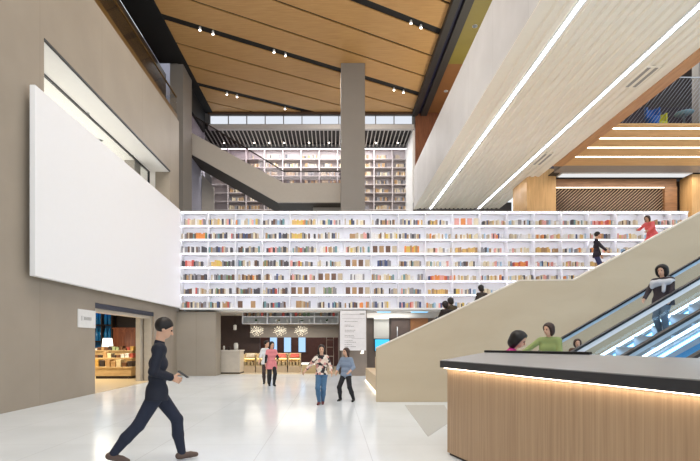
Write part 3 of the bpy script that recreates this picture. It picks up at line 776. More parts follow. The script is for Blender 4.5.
TAUPE = plain('taupe_wall', (148,136,126), .55, var=.03)
struct(MB().box(xat(342,21.3),xat(367,21.3),21.3,22.2,0,2.9), 'wall_entrance_pier', TAUPE)
wl = thing('light_cone_wedge', 'white wedge modelling a cone of light on the taupe pier below the directory board', 'lamp', (xat(362.5,21.2),21.25,1.0))
MB().prism([(xat(360.3,21.2),.98),(xat(363.6,21.2),.98),(xat(363.8,21.2),1.32)], 'y', 21.22, 21.29).build('lamp_shade', emit('wedge_light', (255,250,240), 1.6), wl)  # emissive wedge in the shape of a wall washer's light cone
struct(MB().box(xat(366,22),16,22.6,22.75,0,2.9), 'wall_entrance', plain('entrance_brown', (112,100,92), .4, var=.05))
struct(MB().box(xat(366,22),xat(445,22),22.3,22.6,2.62,2.9), 'trim_7', plain('pale_band', (196,194,190), .5))
for i, (pa, pb) in enumerate(((377,391),(411,428))):
    t = thing('cove_light', ['pale blue cove light under the bookcase above the television','pale blue cove light under the bookcase above the orange door'][i], 'ceiling light', (xat((pa+pb)/2,21.7),21.7,2.86))
    MB().box(xat(pa,21.7),xat(pb,21.7),21.55,21.85,2.86,2.9).build('housing', WHITE, t)
    MB().box(xat(pa,21.7)+.02,xat(pb,21.7)-.02,21.57,21.83,2.845,2.86).build('diffuser', emit('cove_blue', (130,205,250), 2.0), t)
lp = thing('wall_panel', 'softly lit grey-white glass panel above the blue television', 'panel', (xat(381.5,22.5),22.55,zat(339,22.5)))
MB().box(xat(374,22.5),xat(389,22.5),22.5,22.6,zat(339,22.5),zat(318,22.5)).build('panel_glass', plain('panel_pale', (216,214,206), .35, var=.02), lp)
MB().box(xat(374,22.5),xat(389,22.5),22.48,22.5,zat(319,22.5),zat(318,22.5)).build('light_strip', emit('panel_led', (255,250,240), 1.5), lp)
tv = thing('television', 'wall television showing a bright blue picture', 'television', (xat(382,22.4),22.5,zat(350,22.4)))
a, b, z0, z1 = xat(374.5,22.4), xat(390,22.4), zat(351.5,22.4), zat(338.7,22.4)
MB().box(a,b,22.42,22.6,z0,z1).build('casing', BLACK, tv)
MB().box(a+.03,b-.03,22.41,22.42,z0+.03,z1-.03).build('screen', emit('tv_blue', (70,180,230), 1.3), tv)
MB().prism([(a+.25,z0+.05),(a+.62,z0+.4),(a+.66,z0+.3),(a+.45,z0+.05)], 'y', 22.402, 22.41).build('picture_swoosh', emit('tv_pale', (190,235,250), 1.3), tv)
dr = struct(MB().box(xat(391,22.5),xat(410,22.5),22.5,22.6,0,2.62), 'door_2', plain('door_brown', (104,90,84), .35))
MB().tube([(xat(397.5,22.3),22.5,1.3),(xat(397.5,22.3),22.36,1.3),(xat(397.5,22.3),22.36,2.2),(xat(397.5,22.3),22.5,2.2)], .025).build('door_handle', STEEL, dr)
struct(MB().box(xat(410.5,22.5),xat(428,22.5),22.5,22.6,0,2.62), 'door_3', plain('door_orange', (164,112,72), .4, var=.1))

# ------------------------------------------------------------------ amphitheatre staircase
SX0 = xat(376.3,12)
def tread_z(x):
    if x < 4.7: return .675+.472*(x-SX0)
    if x < 6.05: return 2.39
    return min(max(2.39, 2.09+.523*(x-6.03)), 5.75)
def step_top(x): return tread_z(SX0+.55+math.floor((x-SX0-.55)/.33)*.33)
def mid(x): return SX0+.55+math.floor((x-SX0-.55)/.33)*.33+.10
sc = thing('staircase', 'wide timber staircase rising behind a beige solid parapet', 'staircase', (6,14,0))
top = [(SX0,zat(349,12)),(xat(520,12),zat(281,12)),(xat(574,12),zat(280.5,12)),(xat(700,12),zat(213.5,12))]
xe = 14.5; ze = top[3][1]+(xe-top[3][0])*.523
MB().prism([(SX0,0)]+top+[(xe,ze),(xe,0)], 'y', 12.0, 12.16).build('parapet', BEIGE, sc, .008)
cap = top+[(xe,ze)]
MB().prism(cap+[(x,z+.035) for x,z in cap[::-1]], 'y', 11.99, 12.17).build('parapet_cap', plain('cap_cream', (226,214,196), .4), sc)
stp = MB(); pr = [(SX0+.18,0),(SX0+.18,.5)]
x = SX0+.55; z = .5
pr.append((x,z))
while x < 12.6:
    nz = tread_z(x)
    if nz > z+.01: pr.append((x,nz)); z = nz
    x += .33; pr.append((x,z))
pr += [(14.5,z),(14.5,0)]
n_ = len(pr); stp.prism(pr, 'y', 12.17, 18.6)
stp.build('flight', PLY, sc)
MB().box(SX0+.165,SX0+.18,12.2,18.6,.0,.05).build('light_strip', emit('step_led', (255,240,210), 2.5), sc)
gx_ = mid(xat(628.5,17)); gz = step_top(gx_)
bag = thing('bag', 'dark shoulder bag lying on the stairs between the boy and the person in red', 'bag', (gx_,17,gz))
MB().sphere((gx_,17,gz+.19), (.15,.12,.185), 14, 10).build('body', BLACK, bag)
MB().tube([(gx_+.1*math.cos(a),17,gz+.32+.14*math.sin(a)) for a in [math.pi*i/8 for i in range(9)]], .015).build('strap', BLACK, bag)

# ------------------------------------------------------------------ escalators
HB = -.945                                      # handrail height where x = 0
def hz_(x): return max(.583*x+HB, .95)
EXT = 10.6
LEDB = emit('escalator_led', (120,200,255), 5.5)
LEDB2 = emit('escalator_led_white', (196,230,255), 5.0)
BLUEP = plain('blue_lit_cladding', (70,150,205), .25, var=.1)  # blue cast of the light strips put into the cladding colour
def escalator(y0, y1, xs, lab, near_leds=True):
    e = thing('escalator', lab, 'escalator', ((xs+EXT)/2,(y0+y1)/2,0))
    off = -.95
    kx = (.95-HB)/.583
    def line(d):                               # poly-line parallel to the handrail, d below it
        p = []
        if xs < kx: p.append((xs,.95-d)); p.append((kx,.95-d))
        else: p.append((xs,.583*xs+HB-d))
        p.append((EXT,.583*EXT+HB-d)); return p
    # steps
    s = MB(); pr = []; x = 3.25; z = 0.01
    pr = [(xs if xs > 3.25 else 3.25,0)]
    while x < EXT-.35:
        if x >= xs: pr += [(x,z),(x,z+.2)]
        x += .343; z += .2
        if x > xs: pr.append((x,z))
    pr += [(EXT,z),(EXT,z-.6)]
    s.prism(pr, 'y', y0+.1, y1-.1).build('step_band', plain('step_grey', (168,178,190), .35, .3), e)
    for k, y in enumerate((y0, y1)):
        nm = k == 0
        ln = line(.06); lo = line(.86)
        MB().prism(ln+lo[::-1], 'y', y-.008, y+.008).build('glass_balustrade', BGLASS, e)
        h = line(0)
        hp = [(x,z-.04) for x,z in h]
        MB().prism(h+hp[::-1], 'y', y-.045, y+.045).build('handrail', RUBBER, e)
        MB().prism(hp+[(x,z-(.085 if nm else .06)) for x,z in hp[::-1]], 'y', y-.03, y+.03).build('rail_trim', plain('rail_white', (222,226,230), .3) if nm else plain('rail_led_tint', (176,200,218), .3), e)  # far trim's pale blue stands for a light strip under the handrail
        sk0, sk1 = line(.84), [(x, max(z,0)) for x,z in line(1.25)]
        ya, yb = (y-.09,y+.06) if nm else (y-.06,y+.09)
        MB().prism(sk0+sk1[::-1], 'y', ya, yb).build('skirt', plain('skirt_steel', (160,168,176), .3, .7), e)
        base = [(x, max(z,0)) for x,z in line(1.9)]
        MB().prism(sk1+base[::-1], 'y', ya+.02, yb-.02).build('cladding', BLUEP, e)
        ym = ya-.012 if nm else y-.072
        for d, mt, t in ((.755,LEDB2,.045),(.885,LEDB,.05)):
            p0, p1 = line(d), line(d+t)
            yy = y-.02 if d < .8 else ym
            MB().prism(p0+p1[::-1], 'y', yy-.012, yy+.012).build('light_strip', mt, e)
    return e
escalator(7.92, 9.12, 3.2, 'escalator carrying a dark-haired girl, running beside the beige parapet')
escalator(5.26, 6.46, 3.75, 'escalator with blue light lines between the reception desk and the other escalator')

# ------------------------------------------------------------------ reception desk
nrm = Vector((.964,.267)); A0 = Vector((1.43,6.42))
def ztop(x, y): return 1.253+.07*(Vector((x,y))-A0).dot(nrm)
B0 = A0+Vector((.267,-.964))*5.5
rim = [(A0.x,A0.y),(2.39,7.5),(3.065,5.68),(3.386,4.43),(3.55,2.6),(3.5,1.1),(B0.x,B0.y)]
rd = thing('reception_desk', 'big oak-fronted reception desk with a black edged grey top', 'desk', (2.4,4.2,0))
def slab(poly, lo, hi):
    n = len(poly)
    vs = [(x,y,ztop(x,y)+lo) for x,y in poly]+[(x,y,ztop(x,y)+hi) for x,y in poly]
    return MB().add(vs, [tuple(range(n-1,-1,-1)), tuple(range(n,2*n))]+[(i,(i+1)%n,(i+1)%n+n,i+n) for i in range(n)])
def inset(poly, d):
    c = Vector((sum(p[0] for p in poly)/len(poly), sum(p[1] for p in poly)/len(poly)))
    out = []
    for i in range(len(poly)):
        p0, p, p1 = Vector(poly[i-1]), Vector(poly[i]), Vector(poly[(i+1)%len(poly)])
        n0 = Vector(((p-p0).y, -(p-p0).x)).normalized(); n1 = Vector(((p1-p).y, -(p1-p).x)).normalized()
        if n0.dot(c-p) < 0: n0 = -n0
        if n1.dot(c-p) < 0: n1 = -n1
        b = (n0+n1).normalized(); q = p+b*d/max(.45, b.dot(n0)); out.append((q.x,q.y))
    return out
slab(rim, -.092, -.004).build('edge_band', plain('black_edge', (52,51,53), .45, var=.06), rd)
slab(inset(rim,.012), -.004, .004).build('worktop', plain('grey_worktop', (150,149,147), .3, var=.05, scale=3), rd)
body = inset(rim, .085)
slab(body, -.13, -.09).build('top_rail', plain('rail_cream', (226,210,186), .5), rd)
n = len(body)
bz = [ztop(x,y)-.1 for x,y in body]
vs = [(x,y,.035) for x,y in body]+[(x,y,z) for (x,y),z in zip(body,bz)]
MB().add(vs, [tuple(range(n-1,-1,-1)), tuple(range(n,2*n))]+[(i,(i+1)%n,(i+1)%n+n,i+n) for i in range(n)]).build('front_panel', OAK, rd)
pl_ = inset(rim,.112); MB().prism(pl_, 'z', 0, .035).build('plinth', DARK, rd)
p, q = Vector(body[0]), Vector(body[-1]); dd = (q-p).normalized(); nn = Vector((-.964,-.267))
ls = MB(); a, b = p+nn*.02, q+nn*.02
ls.add([(v.x+o.x,v.y+o.y,ztop(v.x,v.y)-.092-k) for v in (a,b) for o in (Vector((0,0)),nn*.03) for k in (.002,.014)], [(0,1,3,2),(4,6,7,5),(0,4,5,1),(2,3,7,6),(0,2,6,4),(1,5,7,3)])
ls.build('light_strip', emit('desk_led', (255,238,214), 10), rd)
a, b = Vector((2.39,7.5)), Vector((3.065,5.68)); k_ = (b-a).normalized(); m_ = Vector((-k_.y,k_.x))
if m_.dot(nrm) > 0: m_ = -m_
pts = [a-k_*-.02, b, b+m_*.05, a+m_*.05+k_*.02]
MB().add([(v.x,v.y,ztop(v.x,v.y)+.003) for v in pts]+[(v.x,v.y,ztop(v.x,v.y)+.035) for v in pts], [(0,1,2,3),(4,5,6,7),(0,1,5,4),(1,2,6,5),(2,3,7,6),(3,0,4,7)]).build('rear_ledge', BLACK, rd)

# ------------------------------------------------------------------ people: bodies as one continuous skin grown from blended limb volumes
def V(*a): return np.array(a, float)
def unit(v): return v/(np.linalg.norm(v)+1e-9)
class Field:
    def __init__(s, lo, hi, h):
        s.h = h; s.lo = np.array(lo)-4*h; n = np.ceil((np.array(hi)+4*h-s.lo)/h).astype(int)+1
        s.n = n; s.ax = [s.lo[i]+h*np.arange(n[i]) for i in range(3)]
        s.D = np.full(n, 1.0, np.float32)
    def sub(s, lo, hi):
        i0 = np.maximum(np.floor((lo-s.lo)/s.h).astype(int), 0); i1 = np.minimum(np.ceil((hi-s.lo)/s.h).astype(int)+1, s.n)
        return tuple(slice(a,b) for a,b in zip(i0,i1))
    def blend(s, sl, d, k):
        o = s.D[sl]; hh = np.clip(.5+.5*(o-d)/k, 0, 1)
        s.D[sl] = o*(1-hh)+d*hh-k*hh*(1-hh)
    def pts(s, sl): return np.meshgrid(*[s.ax[i][sl[i]] for i in range(3)], indexing='ij', sparse=True)
    def prim(s, p):
        if p[0] == 'c':
            _, a, b, ra, rb, k = p; m = max(ra,rb)+.06
            sl = s.sub(np.minimum(a,b)-m, np.maximum(a,b)+m); X,Y,Z = s.pts(sl); ab = b-a; L2 = ab@ab+1e-9
            t = np.clip(((X-a[0])*ab[0]+(Y-a[1])*ab[1]+(Z-a[2])*ab[2])/L2, 0, 1)
            d = np.sqrt((X-a[0]-t*ab[0])**2+(Y-a[1]-t*ab[1])**2+(Z-a[2]-t*ab[2])**2)-(ra+t*(rb-ra))
        else:
            _, c, r, R, k = p; m = max(r)+.06
            sl = s.sub(c-m, c+m); X,Y,Z = s.pts(sl); X, Y, Z = X-c[0], Y-c[1], Z-c[2]
            u = [(X*R[0][i]+Y*R[1][i]+Z*R[2][i]) for i in range(3)]
            k0 = np.sqrt(sum((u[i]/r[i])**2 for i in range(3)))+1e-6; k1 = np.sqrt(sum((u[i]/r[i]**2)**2 for i in range(3)))+1e-6
            d = k0*(k0-1)/k1
        s.blend(sl, d.astype(np.float32), k)
    def cut(s, p, n):                          # keep the side the normal points to
        X,Y,Z = np.meshgrid(*s.ax, indexing='ij', sparse=True)
        s.D = np.maximum(s.D, -((X-p[0])*n[0]+(Y-p[1])*n[1]+(Z-p[2])*n[2])).astype(np.float32)
    def mesh(s):
        D = s.D; neg = D < 0
        nx,ny,nz = D.shape
        cnt = np.zeros((nx-1,ny-1,nz-1), np.int8)
        for i in (0,1):
            for j in (0,1):
                for k in (0,1): cnt += neg[i:nx-1+i, j:ny-1+j, k:nz-1+k]
        act = (cnt > 0) & (cnt < 8); idx = np.full(cnt.shape, -1, int); ids = np.argwhere(act); idx[act] = np.arange(len(ids))
        acc = np.zeros((len(ids),3)); num = np.zeros(len(ids))
        co = [(i,j,k) for i in (0,1) for j in (0,1) for k in (0,1)]
        for a in co:
            for ax in range(3):
                if a[ax] == 1: continue
                b = list(a); b[ax] = 1
                da = D[ids[:,0]+a[0], ids[:,1]+a[1], ids[:,2]+a[2]]; db = D[ids[:,0]+b[0], ids[:,1]+b[1], ids[:,2]+b[2]]
                cr = (da < 0) != (db < 0); t = np.where(cr, da/(da-db+1e-12), 0)
                p = np.tile(np.array(a,float), (len(ids),1)); p[:,ax] += t
                acc[cr] += p[cr]; num[cr] += 1
        vs = s.lo+(ids+acc/num[:,None])*s.h
        fs = []
        for ax in range(3):
            u, w = (ax+1)%3, (ax+2)%3
            sl0 = [slice(None)]*3; sl1 = [slice(None)]*3; sl0[ax] = slice(0,-1); sl1[ax] = slice(1,None)
            e = np.argwhere(neg[tuple(sl0)] != neg[tuple(sl1)])
            e = e[(e[:,u] > 0) & (e[:,w] > 0) & (e[:,u] < D.shape[u]-1) & (e[:,w] < D.shape[w]-1)]
            if not len(e): continue
            def cell(du, dw):
                c = e.copy(); c[:,u] -= du; c[:,w] -= dw; return idx[c[:,0],c[:,1],c[:,2]]
            q = np.stack([cell(1,1),cell(0,1),cell(0,0),cell(1,0)], 1)
            fl = ~neg[e[:,0],e[:,1],e[:,2]]; q[fl] = q[fl][:,::-1]
            fs.append(q)
        return vs, np.concatenate(fs) if fs else np.zeros((0,4),int)
def grow(name, prims, mats, parent, h, cuts=(), smooth=2):
    lo = np.min([np.minimum(p[1],p[2])-max(p[3],p[4]) if p[0]=='c' else p[1]-max(p[2]) for p in prims], axis=0)
    hi = np.max([np.maximum(p[1],p[2])+max(p[3],p[4]) if p[0]=='c' else p[1]+max(p[2]) for p in prims], axis=0)
    f = Field(lo, hi, h)
    for p in prims: f.prim(p)
    for c in cuts: f.cut(*c)
    vs, fs = f.mesh()
    me = bpy.data.meshes.new(name); me.from_pydata(vs.tolist(), [], fs.tolist())
    me.materials.append(mats); me.polygons.foreach_set('use_smooth', [True]*len(fs)); me.update()
    o = bpy.data.objects.new(name, me); C.objects.link(o); o.parent = parent
    return o
def ik(a, t, l1, l2, pole):
    d = t-a; L_ = min(np.linalg.norm(d), (l1+l2)*.995); d = unit(d)
    x = (l1*l1-l2*l2+L_*L_)/(2*L_); y = math.sqrt(max(l1*l1-x*x, 0)); pn = unit(pole-d*(pole@d))
    return a+d*x+pn*y, a+d*L_
def rot_frame(fwd, up):
    f = unit(np.array(fwd,float)); l = unit(np.cross(up, f)); u = np.cross(f, l)
    return np.stack([f,l,u],1)                 # columns: forward, left, up
SKIN = plain('skin', (214,168,140), .5, var=.03); HAIR = plain('black_hair', (30,24,22), .45, var=.1); HAIRB = plain('brown_hair', (62,42,34), .45, var=.1)
EYE = plain('eye_dark', (28,20,18), .2); LIP = plain('lip', (172,98,90), .5)
def person(label, pos, h, yaw, hip=.52, lean=(0,0), feet=((.0,.06,0),(.0,-.06,0)), hands=((.06,.2,.45),(.06,-.2,.45)), look=(1,0,0), hair='short',
           top=('top', None), sleeve=.95, hem=.0, legs=('trousers', None), shoe=None, res=.011, knee=(1,0,0), elbow=(-.6,.6,-.5), hairm=None, girth=1.0, under=None, collar=True, group=None):
    """all figures in units of the standing height h; forward +x, left +y. feet: ankles' ground points; hands: wrist targets"""
    r = thing('person', label, 'person', (pos[0],pos[1],pos[2]+.01), group, yaw)
    P = lambda *a: V(*a)*h
    up = unit(V(lean[0], lean[1], 1)); fw = unit(V(1,0,0)-up*up[0]); lf = np.cross(up, fw)
    hc = P(0,0,hip); chest = hc+up*.19*h; sh = hc+up*.295*h; nb = hc+up*.33*h
    G = girth
    lk = unit(np.array(look,float)); hd = nb+up*.035*h+fw*.012*h+unit(up*.6+V(0,0,1)*.4+lk*.25)*.075*h
    R = rot_frame(lk, unit(up*.5+V(0,0,.8)))
    hf, hl, hu = R[:,0], R[:,1], R[:,2]
    legL, armL = (.245*h,.245*h), (.165*h,.145*h)
    J = {}
    for s, nm in ((1,'l'),(-1,'r')):
        J['hip'+nm] = hc+lf*s*.05*h-up*.02*h
        ft = P(*feet[0 if s == 1 else 1]); an = ft+P(0,0,.045)
        J['kn'+nm], J['an'+nm] = ik(J['hip'+nm], an, *legL, V(*knee)+V(0,.12*s,0))
        J['sh'+nm] = sh+lf*s*.105*h*G
        ht = P(*hands[0 if s == 1 else 1])
        J['el'+nm], J['wr'+nm] = ik(J['sh'+nm], ht, *armL, fw*elbow[0]+lf*s*elbow[1]+V(0,0,1)*elbow[2])
    k = .05
    def torso(d):
        q = []
        q += [('c', hc+lf*.045*h-up*.01*h, hc-lf*.045*h-up*.01*h, .068*h*G+d, .068*h*G+d, k)]
        q += [('c', hc+up*.09*h+lf*.04*h, hc+up*.09*h-lf*.04*h, .061*h*G+d, .061*h*G+d, k)]
        q += [('c', chest+lf*.055*h, chest-lf*.055*h, .063*h*G+d, .063*h*G+d, k)]
        q += [('c', sh+lf*.075*h*G-up*.01*h, sh-lf*.075*h*G-up*.01*h, .046*h+d, .046*h+d, k)]
        return q
    def arm(nm, d, f=1.0):
        a, e, w = J['sh'+nm], J['el'+nm], J['wr'+nm]
        if f <= .5: return [('c', a, a+(e-a)*f*2, .034*h+d, .03*h+d, .02)]
        return [('c', a, e, .033*h+d, .026*h+d, .02), ('c', e, e+(w-e)*(f-.5)*2, .026*h+d, .019*h+d*1.1, .02)]
    def leg(nm, d):
        return [('c', J['hip'+nm], J['kn'+nm], .056*h*G+d, .037*h+d, .025), ('c', J['kn'+nm], J['kn'+nm]*.55+J['an'+nm]*.45-fw*.008*h, .037*h+d, .036*h+d, .02),
                ('c', J['kn'+nm]*.55+J['an'+nm]*.45-fw*.008*h, J['an'+nm], .035*h+d, .023*h+d, .02)]
    def fdir(nm):
        sh_ = J['an'+nm]-J['kn'+nm]; f_ = unit(V(1,0,0)-unit(sh_)*unit(sh_)[0]*.6); return unit(V(f_[0], (.12 if nm == 'l' else -.12), f_[2]*.7))
    def foot(nm, d):
        a = J['an'+nm]; f_ = fdir(nm); dn = unit(V(0,0,-1)-f_*(-f_[2]))
        return [('c', a-f_*.022*h+dn*.022*h, a+f_*.06*h+dn*.024*h, .022*h+d, .019*h+d, .015), ('c', a+f_*.06*h+dn*.024*h, a+f_*.1*h+dn*.029*h, .02*h+d, .014*h+d, .01), ('c', a, a+dn*.02*h, .022*h+d, .022*h+d, .015)]
    def hand(nm):
        w, e = J['wr'+nm], J['el'+nm]; s = 1 if nm == 'l' else -1
        d = unit(w-e); palm = unit(-lf*s*.8+fw*.2-d*((-lf*s*.8+fw*.2)@d)); side = np.cross(d, palm)
        if side @ (fw+V(0,0,1)) < 0: side = -side
        q = [('c', w, w+d*.02*h, .016*h, .016*h, .012)]
        for o in (-.012,.0,.012): q.append(('c', w+d*.018*h+side*o*h, w+d*.05*h+side*o*1.15*h, .0095*h, .0095*h, .006))
        for o, l in ((.018,.040),(.006,.045),(-.006,.042),(-.018,.033)):
            b = w+d*.052*h+side*o*h; m = b+unit(d+palm*.35)*l*.55*h; t_ = m+unit(d*.75+palm*.8)*l*.5*h
            q += [('c', b, m, .0062*h, .0056*h, .002), ('c', m, t_, .0056*h, .0045*h, .002)]
        b = w+d*.018*h+side*.016*h; m = b+unit(d*.6+side*.75+palm*.2)*.026*h; t_ = m+unit(d+side*.2+palm*.3)*.022*h
        return q+[('c', b, m, .0078*h, .0066*h, .003), ('c', m, t_, .0066*h, .005*h, .002)]
    hs_ = h*(1.0 if h > 1.5 else 1.08)
    def head():
        q = [('c', nb-up*.02*h, hd-hu*.03*h-hf*.012*h, .033*h, .031*h, .015)]
        q += [('e', hd+hu*.012*hs_-hf*.006*hs_, (.058*hs_,.045*hs_,.056*hs_), R, .01), ('e', hd-hu*.03*hs_+hf*.014*hs_, (.04*hs_,.034*hs_,.038*hs_), R, .015)]
        q += [('c', hd+hf*.05*hs_+hu*.004*hs_, hd+hf*.063*hs_-hu*.016*hs_, .006*hs_, .009*hs_, .008)]
        for s in (1,-1): q.append(('e', hd+hl*s*.046*hs_-hf*.004*hs_-hu*.008*hs_, (.013*hs_,.006*hs_,.017*hs_), R, .004))
        return q
    body = torso(0)+sum([arm(n,0)+hand(n)+leg(n,0)+foot(n,0) for n in 'lr'], [])+head()
    skin = grow('body', body, SKIN, r, res)
    if under: grow('undershirt', sum([arm(n, .006, .95) for n in 'lr'], []), under, r, res)
    # clothes
    tn, tm = top; ln_, lm = legs
    c = .012
    hemz = hc+up*(hem)*h
    tp = torso(c)+sum([arm(n, c*.9, sleeve) for n in 'lr'], [])
    cuts = []
    if hem < 0:                                 # long top hangs over the hips
        tp += [('c', hc+lf*.05*h, hc+lf*.055*h-up*(-hem+.02)*h, (.072+.13*max(0,-hem-.05))*h*G+c, (.076+.25*max(0,-hem-.05))*h*G+c, .03), ('c', hc-lf*.05*h, hc-lf*.055*h-up*(-hem+.02)*h, (.072+.13*max(0,-hem-.05))*h*G+c, (.076+.25*max(0,-hem-.05))*h*G+c, .03)]
    if collar: tp += [('c', nb-up*.03*h, nb+up*.006*h, .042*h, .036*h, .012)]
    f_keep = [(hemz-up*.03*h, up)] if not any((J['wr'+n]-hemz)@up < .02 for n in 'lr') else []
    if f_keep: grow(tn, tp, tm, r, res, [(hemz-up*.03*h, up)])
    else:                                       # arms hang below the hem: cut the torso alone, sleeves stay whole
        tq = torso(c)+([t_ for t_ in tp[len(torso(c)):] if False])
        grow(tn, tp, tm, r, res)
    lg = [('c', hc+lf*.045*h-up*.01*h, hc-lf*.045*h-up*.01*h, .068*h*G+c*.5, .068*h*G+c*.5, k)]+sum([leg(n, c*.8) for n in 'lr'], [])
    grow(ln_, lg, lm, r, res)
    for n in 'lr': grow('shoe', foot(n, .006), shoe or BLACK, r, res)
    # hair
    hm = hairm or HAIR
    hp = [('e', hd+hu*.02*hs_-hf*.012*hs_, (.064*hs_,.056*hs_,.062*hs_), R, .01)]
    pc = hd+hf*.022*hs_+hu*.01*hs_; pn = unit(-hf+hu*.85)
    cuts = [(pc, pn)]
    if hair == 'long':
        hp += [('c', hd-hf*.03*hs_, hd-hf*.04*hs_-hu*.13*hs_, .05*hs_, .034*hs_, .03)]+[('c', hd+hl*s*.04*hs_-hf*.01*hs_, hd+hl*s*.045*hs_-hu*.1*hs_-hf*.015*hs_, .022*hs_, .018*hs_, .02) for s in (1,-1)]
        cuts = [(hd+hf*.03*hs_+hu*.016*hs_, unit(-hf+hu*.5))]
    elif hair == 'bob':
        hp = [('e', hd+hu*.016*hs_-hf*.012*hs_, (.07*hs_,.066*hs_,.068*hs_), R, .01), ('e', hd-hu*.03*hs_-hf*.02*hs_, (.055*hs_,.064*hs_,.06*hs_), R, .03)]
        cuts = [(hd+hf*.03*hs_+hu*.014*hs_, unit(-hf+hu*.4))]
    elif hair == 'fullbob':
        hp = [('e', hd+hu*.016*hs_-hf*.014*hs_, (.082*hs_,.08*hs_,.076*hs_), R, .01), ('e', hd-hu*.035*hs_-hf*.025*hs_, (.068*hs_,.08*hs_,.066*hs_), R, .03)]
        cuts = [(hd+hf*.03*hs_+hu*.014*hs_, unit(-hf+hu*.3))]
    elif hair == 'bun':
        hp += [('e', hd-hf*.06*hs_+hu*.045*hs_, (.026*hs_,.026*hs_,.026*hs_), R, .008)]
    elif hair == 'tail':
        hp += [('c', hd-hf*.06*hs_+hu*.02*hs_, hd-hf*.085*hs_-hu*.05*hs_, .02*hs_, .016*hs_, .01), ('c', hd-hf*.085*hs_-hu*.05*hs_, hd-hf*.075*hs_-hu*.12*hs_, .016*hs_, .007*hs_, .01)]
    grow('hair', hp, hm, r, min(res,.009), cuts)
    fc = MB()
    for s in (1,-1):
        e = hd+hf*.0485*hs_+hl*s*.018*hs_+hu*.004*hs_
        MB().sphere(tuple(e), .0062*hs_, 8, 6).build('eye', EYE, None, origin=(0,0,0)).parent = skin
    m = hd+hf*.05*hs_-hu*.036*hs_
    MB().tube([tuple(m+hl*.013*hs_-hf*.004*hs_), tuple(m+hf*.003*hs_), tuple(m-hl*.013*hs_-hf*.004*hs_)], .0035*hs_, 6).build('mouth', LIP, None, origin=(0,0,0)).parent = skin
    return r, J

NAVY = plain('navy_jacket', (26,30,44), .7, var=.1); NAVYT = plain('navy_trousers', (34,40,58), .75, var=.1); TAUPES = plain('taupe_shoe', (96,78,70), .6)
BLKT = plain('black_trousers', (30,30,34), .75); DENIM = plain('blue_denim', (74,108,140), .8, var=.15, scale=30)
ROT = lambda deg: math.radians(deg)
# man striding across the hall looking at his phone
mx = xat(157,5.95)
man, mj = person('man in a navy jacket striding past the shop while looking at a phone', (mx,5.95,0), 1.75, ROT(20), hip=.51, lean=(.05,.0),
    feet=((.17,.05,0),(-.285,-.03,.035)), hands=((.1,.05,.595),(.095,-.06,.60)), look=(1,.0,-.42), hair='short', girth=.93,
    top=('jacket', NAVY), sleeve=.97, hem=-.035, legs=('trousers', NAVYT), shoe=TAUPES, res=.0075, elbow=(-.7,.45,-.7))
c_, s_ = math.cos(ROT(20)), math.sin(ROT(20))
w = (mj['wrl']+mj['wrr'])/2+V(.14,0,.04)
ph = thing('smartphone', 'dark smartphone held by the striding man in navy', 'phone', (mx+w[0]*c_-w[1]*s_,5.95+w[0]*s_+w[1]*c_,w[2]+.01))
o = MB().box(-.006,.004,-.037,.037,-.075,.075).build('casing', BLACK, ph, .003, origin=(0,0,0)); o.rotation_euler = (0,ROT(-55),0)
o = MB().box(-.0075,-.006,-.034,.034,-.07,.07).build('screen', emit('phone_screen', (190,205,220), .6), ph, 0, origin=(0,0,0)); o.rotation_euler = (0,ROT(-55),0)

FLOR = floral('floral_print', [(0,(226,206,190)),(.3,(40,36,40)),(.5,(206,150,140)),(.68,(236,226,214)),(.85,(58,50,52))], 17)
STRP = plain('blue_grey_shirt', (132,146,166), .8, var=.2, scale=6, stretch=(.3,.3,14))
PINK = plain('pink_tunic', (218,134,138), .8); WHT = plain('white_shirt', (220,224,226), .8)
yg = 720/(404-342)
person('girl in a floral top and ripped jeans walking, one arm held out sideways', (xat(321.5,yg),yg,0), 1.37, ROT(-96), lean=(-.02,0),
    feet=((-.02,.02,.0),(.09,-.03,0)), hands=((.12,.19,.56),(.1,-.30,.55)), look=(1,.12,0), girth=.86, hair='long', top=('floral_top', FLOR), sleeve=.85, hem=.02, legs=('jeans', DENIM), shoe=plain('maroon_shoe', (112,62,62), .6), res=.0085, elbow=(-.6,.4,-.6))
yg = 720/(401-342)
person('girl in a blue-grey shirt and black trousers with legs apart', (xat(346,yg),yg,0), 1.32, ROT(-112), hip=.5, lean=(-.03,.03),
    feet=((.02,.16,0),(.0,-.12,0)), hands=((.14,.13,.57),(.12,-.15,.55)), look=(.9,-.5,0), girth=.86, hair='long', hairm=HAIRB, top=('shirt', STRP), sleeve=.8, hem=.03, legs=('trousers', BLKT), shoe=BLACK, res=.0085)
person('woman in a long pink tunic with dark sleeves in front of the produce stands', (xat(271.5,16.4),16.4,0), 1.45, ROT(-70), lean=(0,0),
    feet=((.05,.05,0),(-.04,-.04,0)), hands=((.15,.1,.6),(.1,-.17,.5)), look=(1,.2,-.15), girth=.86, hair='long', under=BLKT, top=('tunic', PINK), sleeve=.25, hem=-.1, legs=('trousers', BLKT), shoe=BLACK, res=.01)
person('woman in a white shirt and dark waistcoat half hidden behind the pink tunic', (xat(266.3,17.2),17.2,0), 1.48, ROT(-80), lean=(0,0),
    feet=((.03,.05,0),(-.06,-.05,0)), hands=((.1,.16,.5),(.06,-.18,.48)), look=(.6,.6,0), girth=.88, hair='bun', top=('shirt', WHT), sleeve=.6, hem=-.02, legs=('trousers', plain('brown_trousers', (70,58,56), .8)), shoe=BLACK, res=.011)
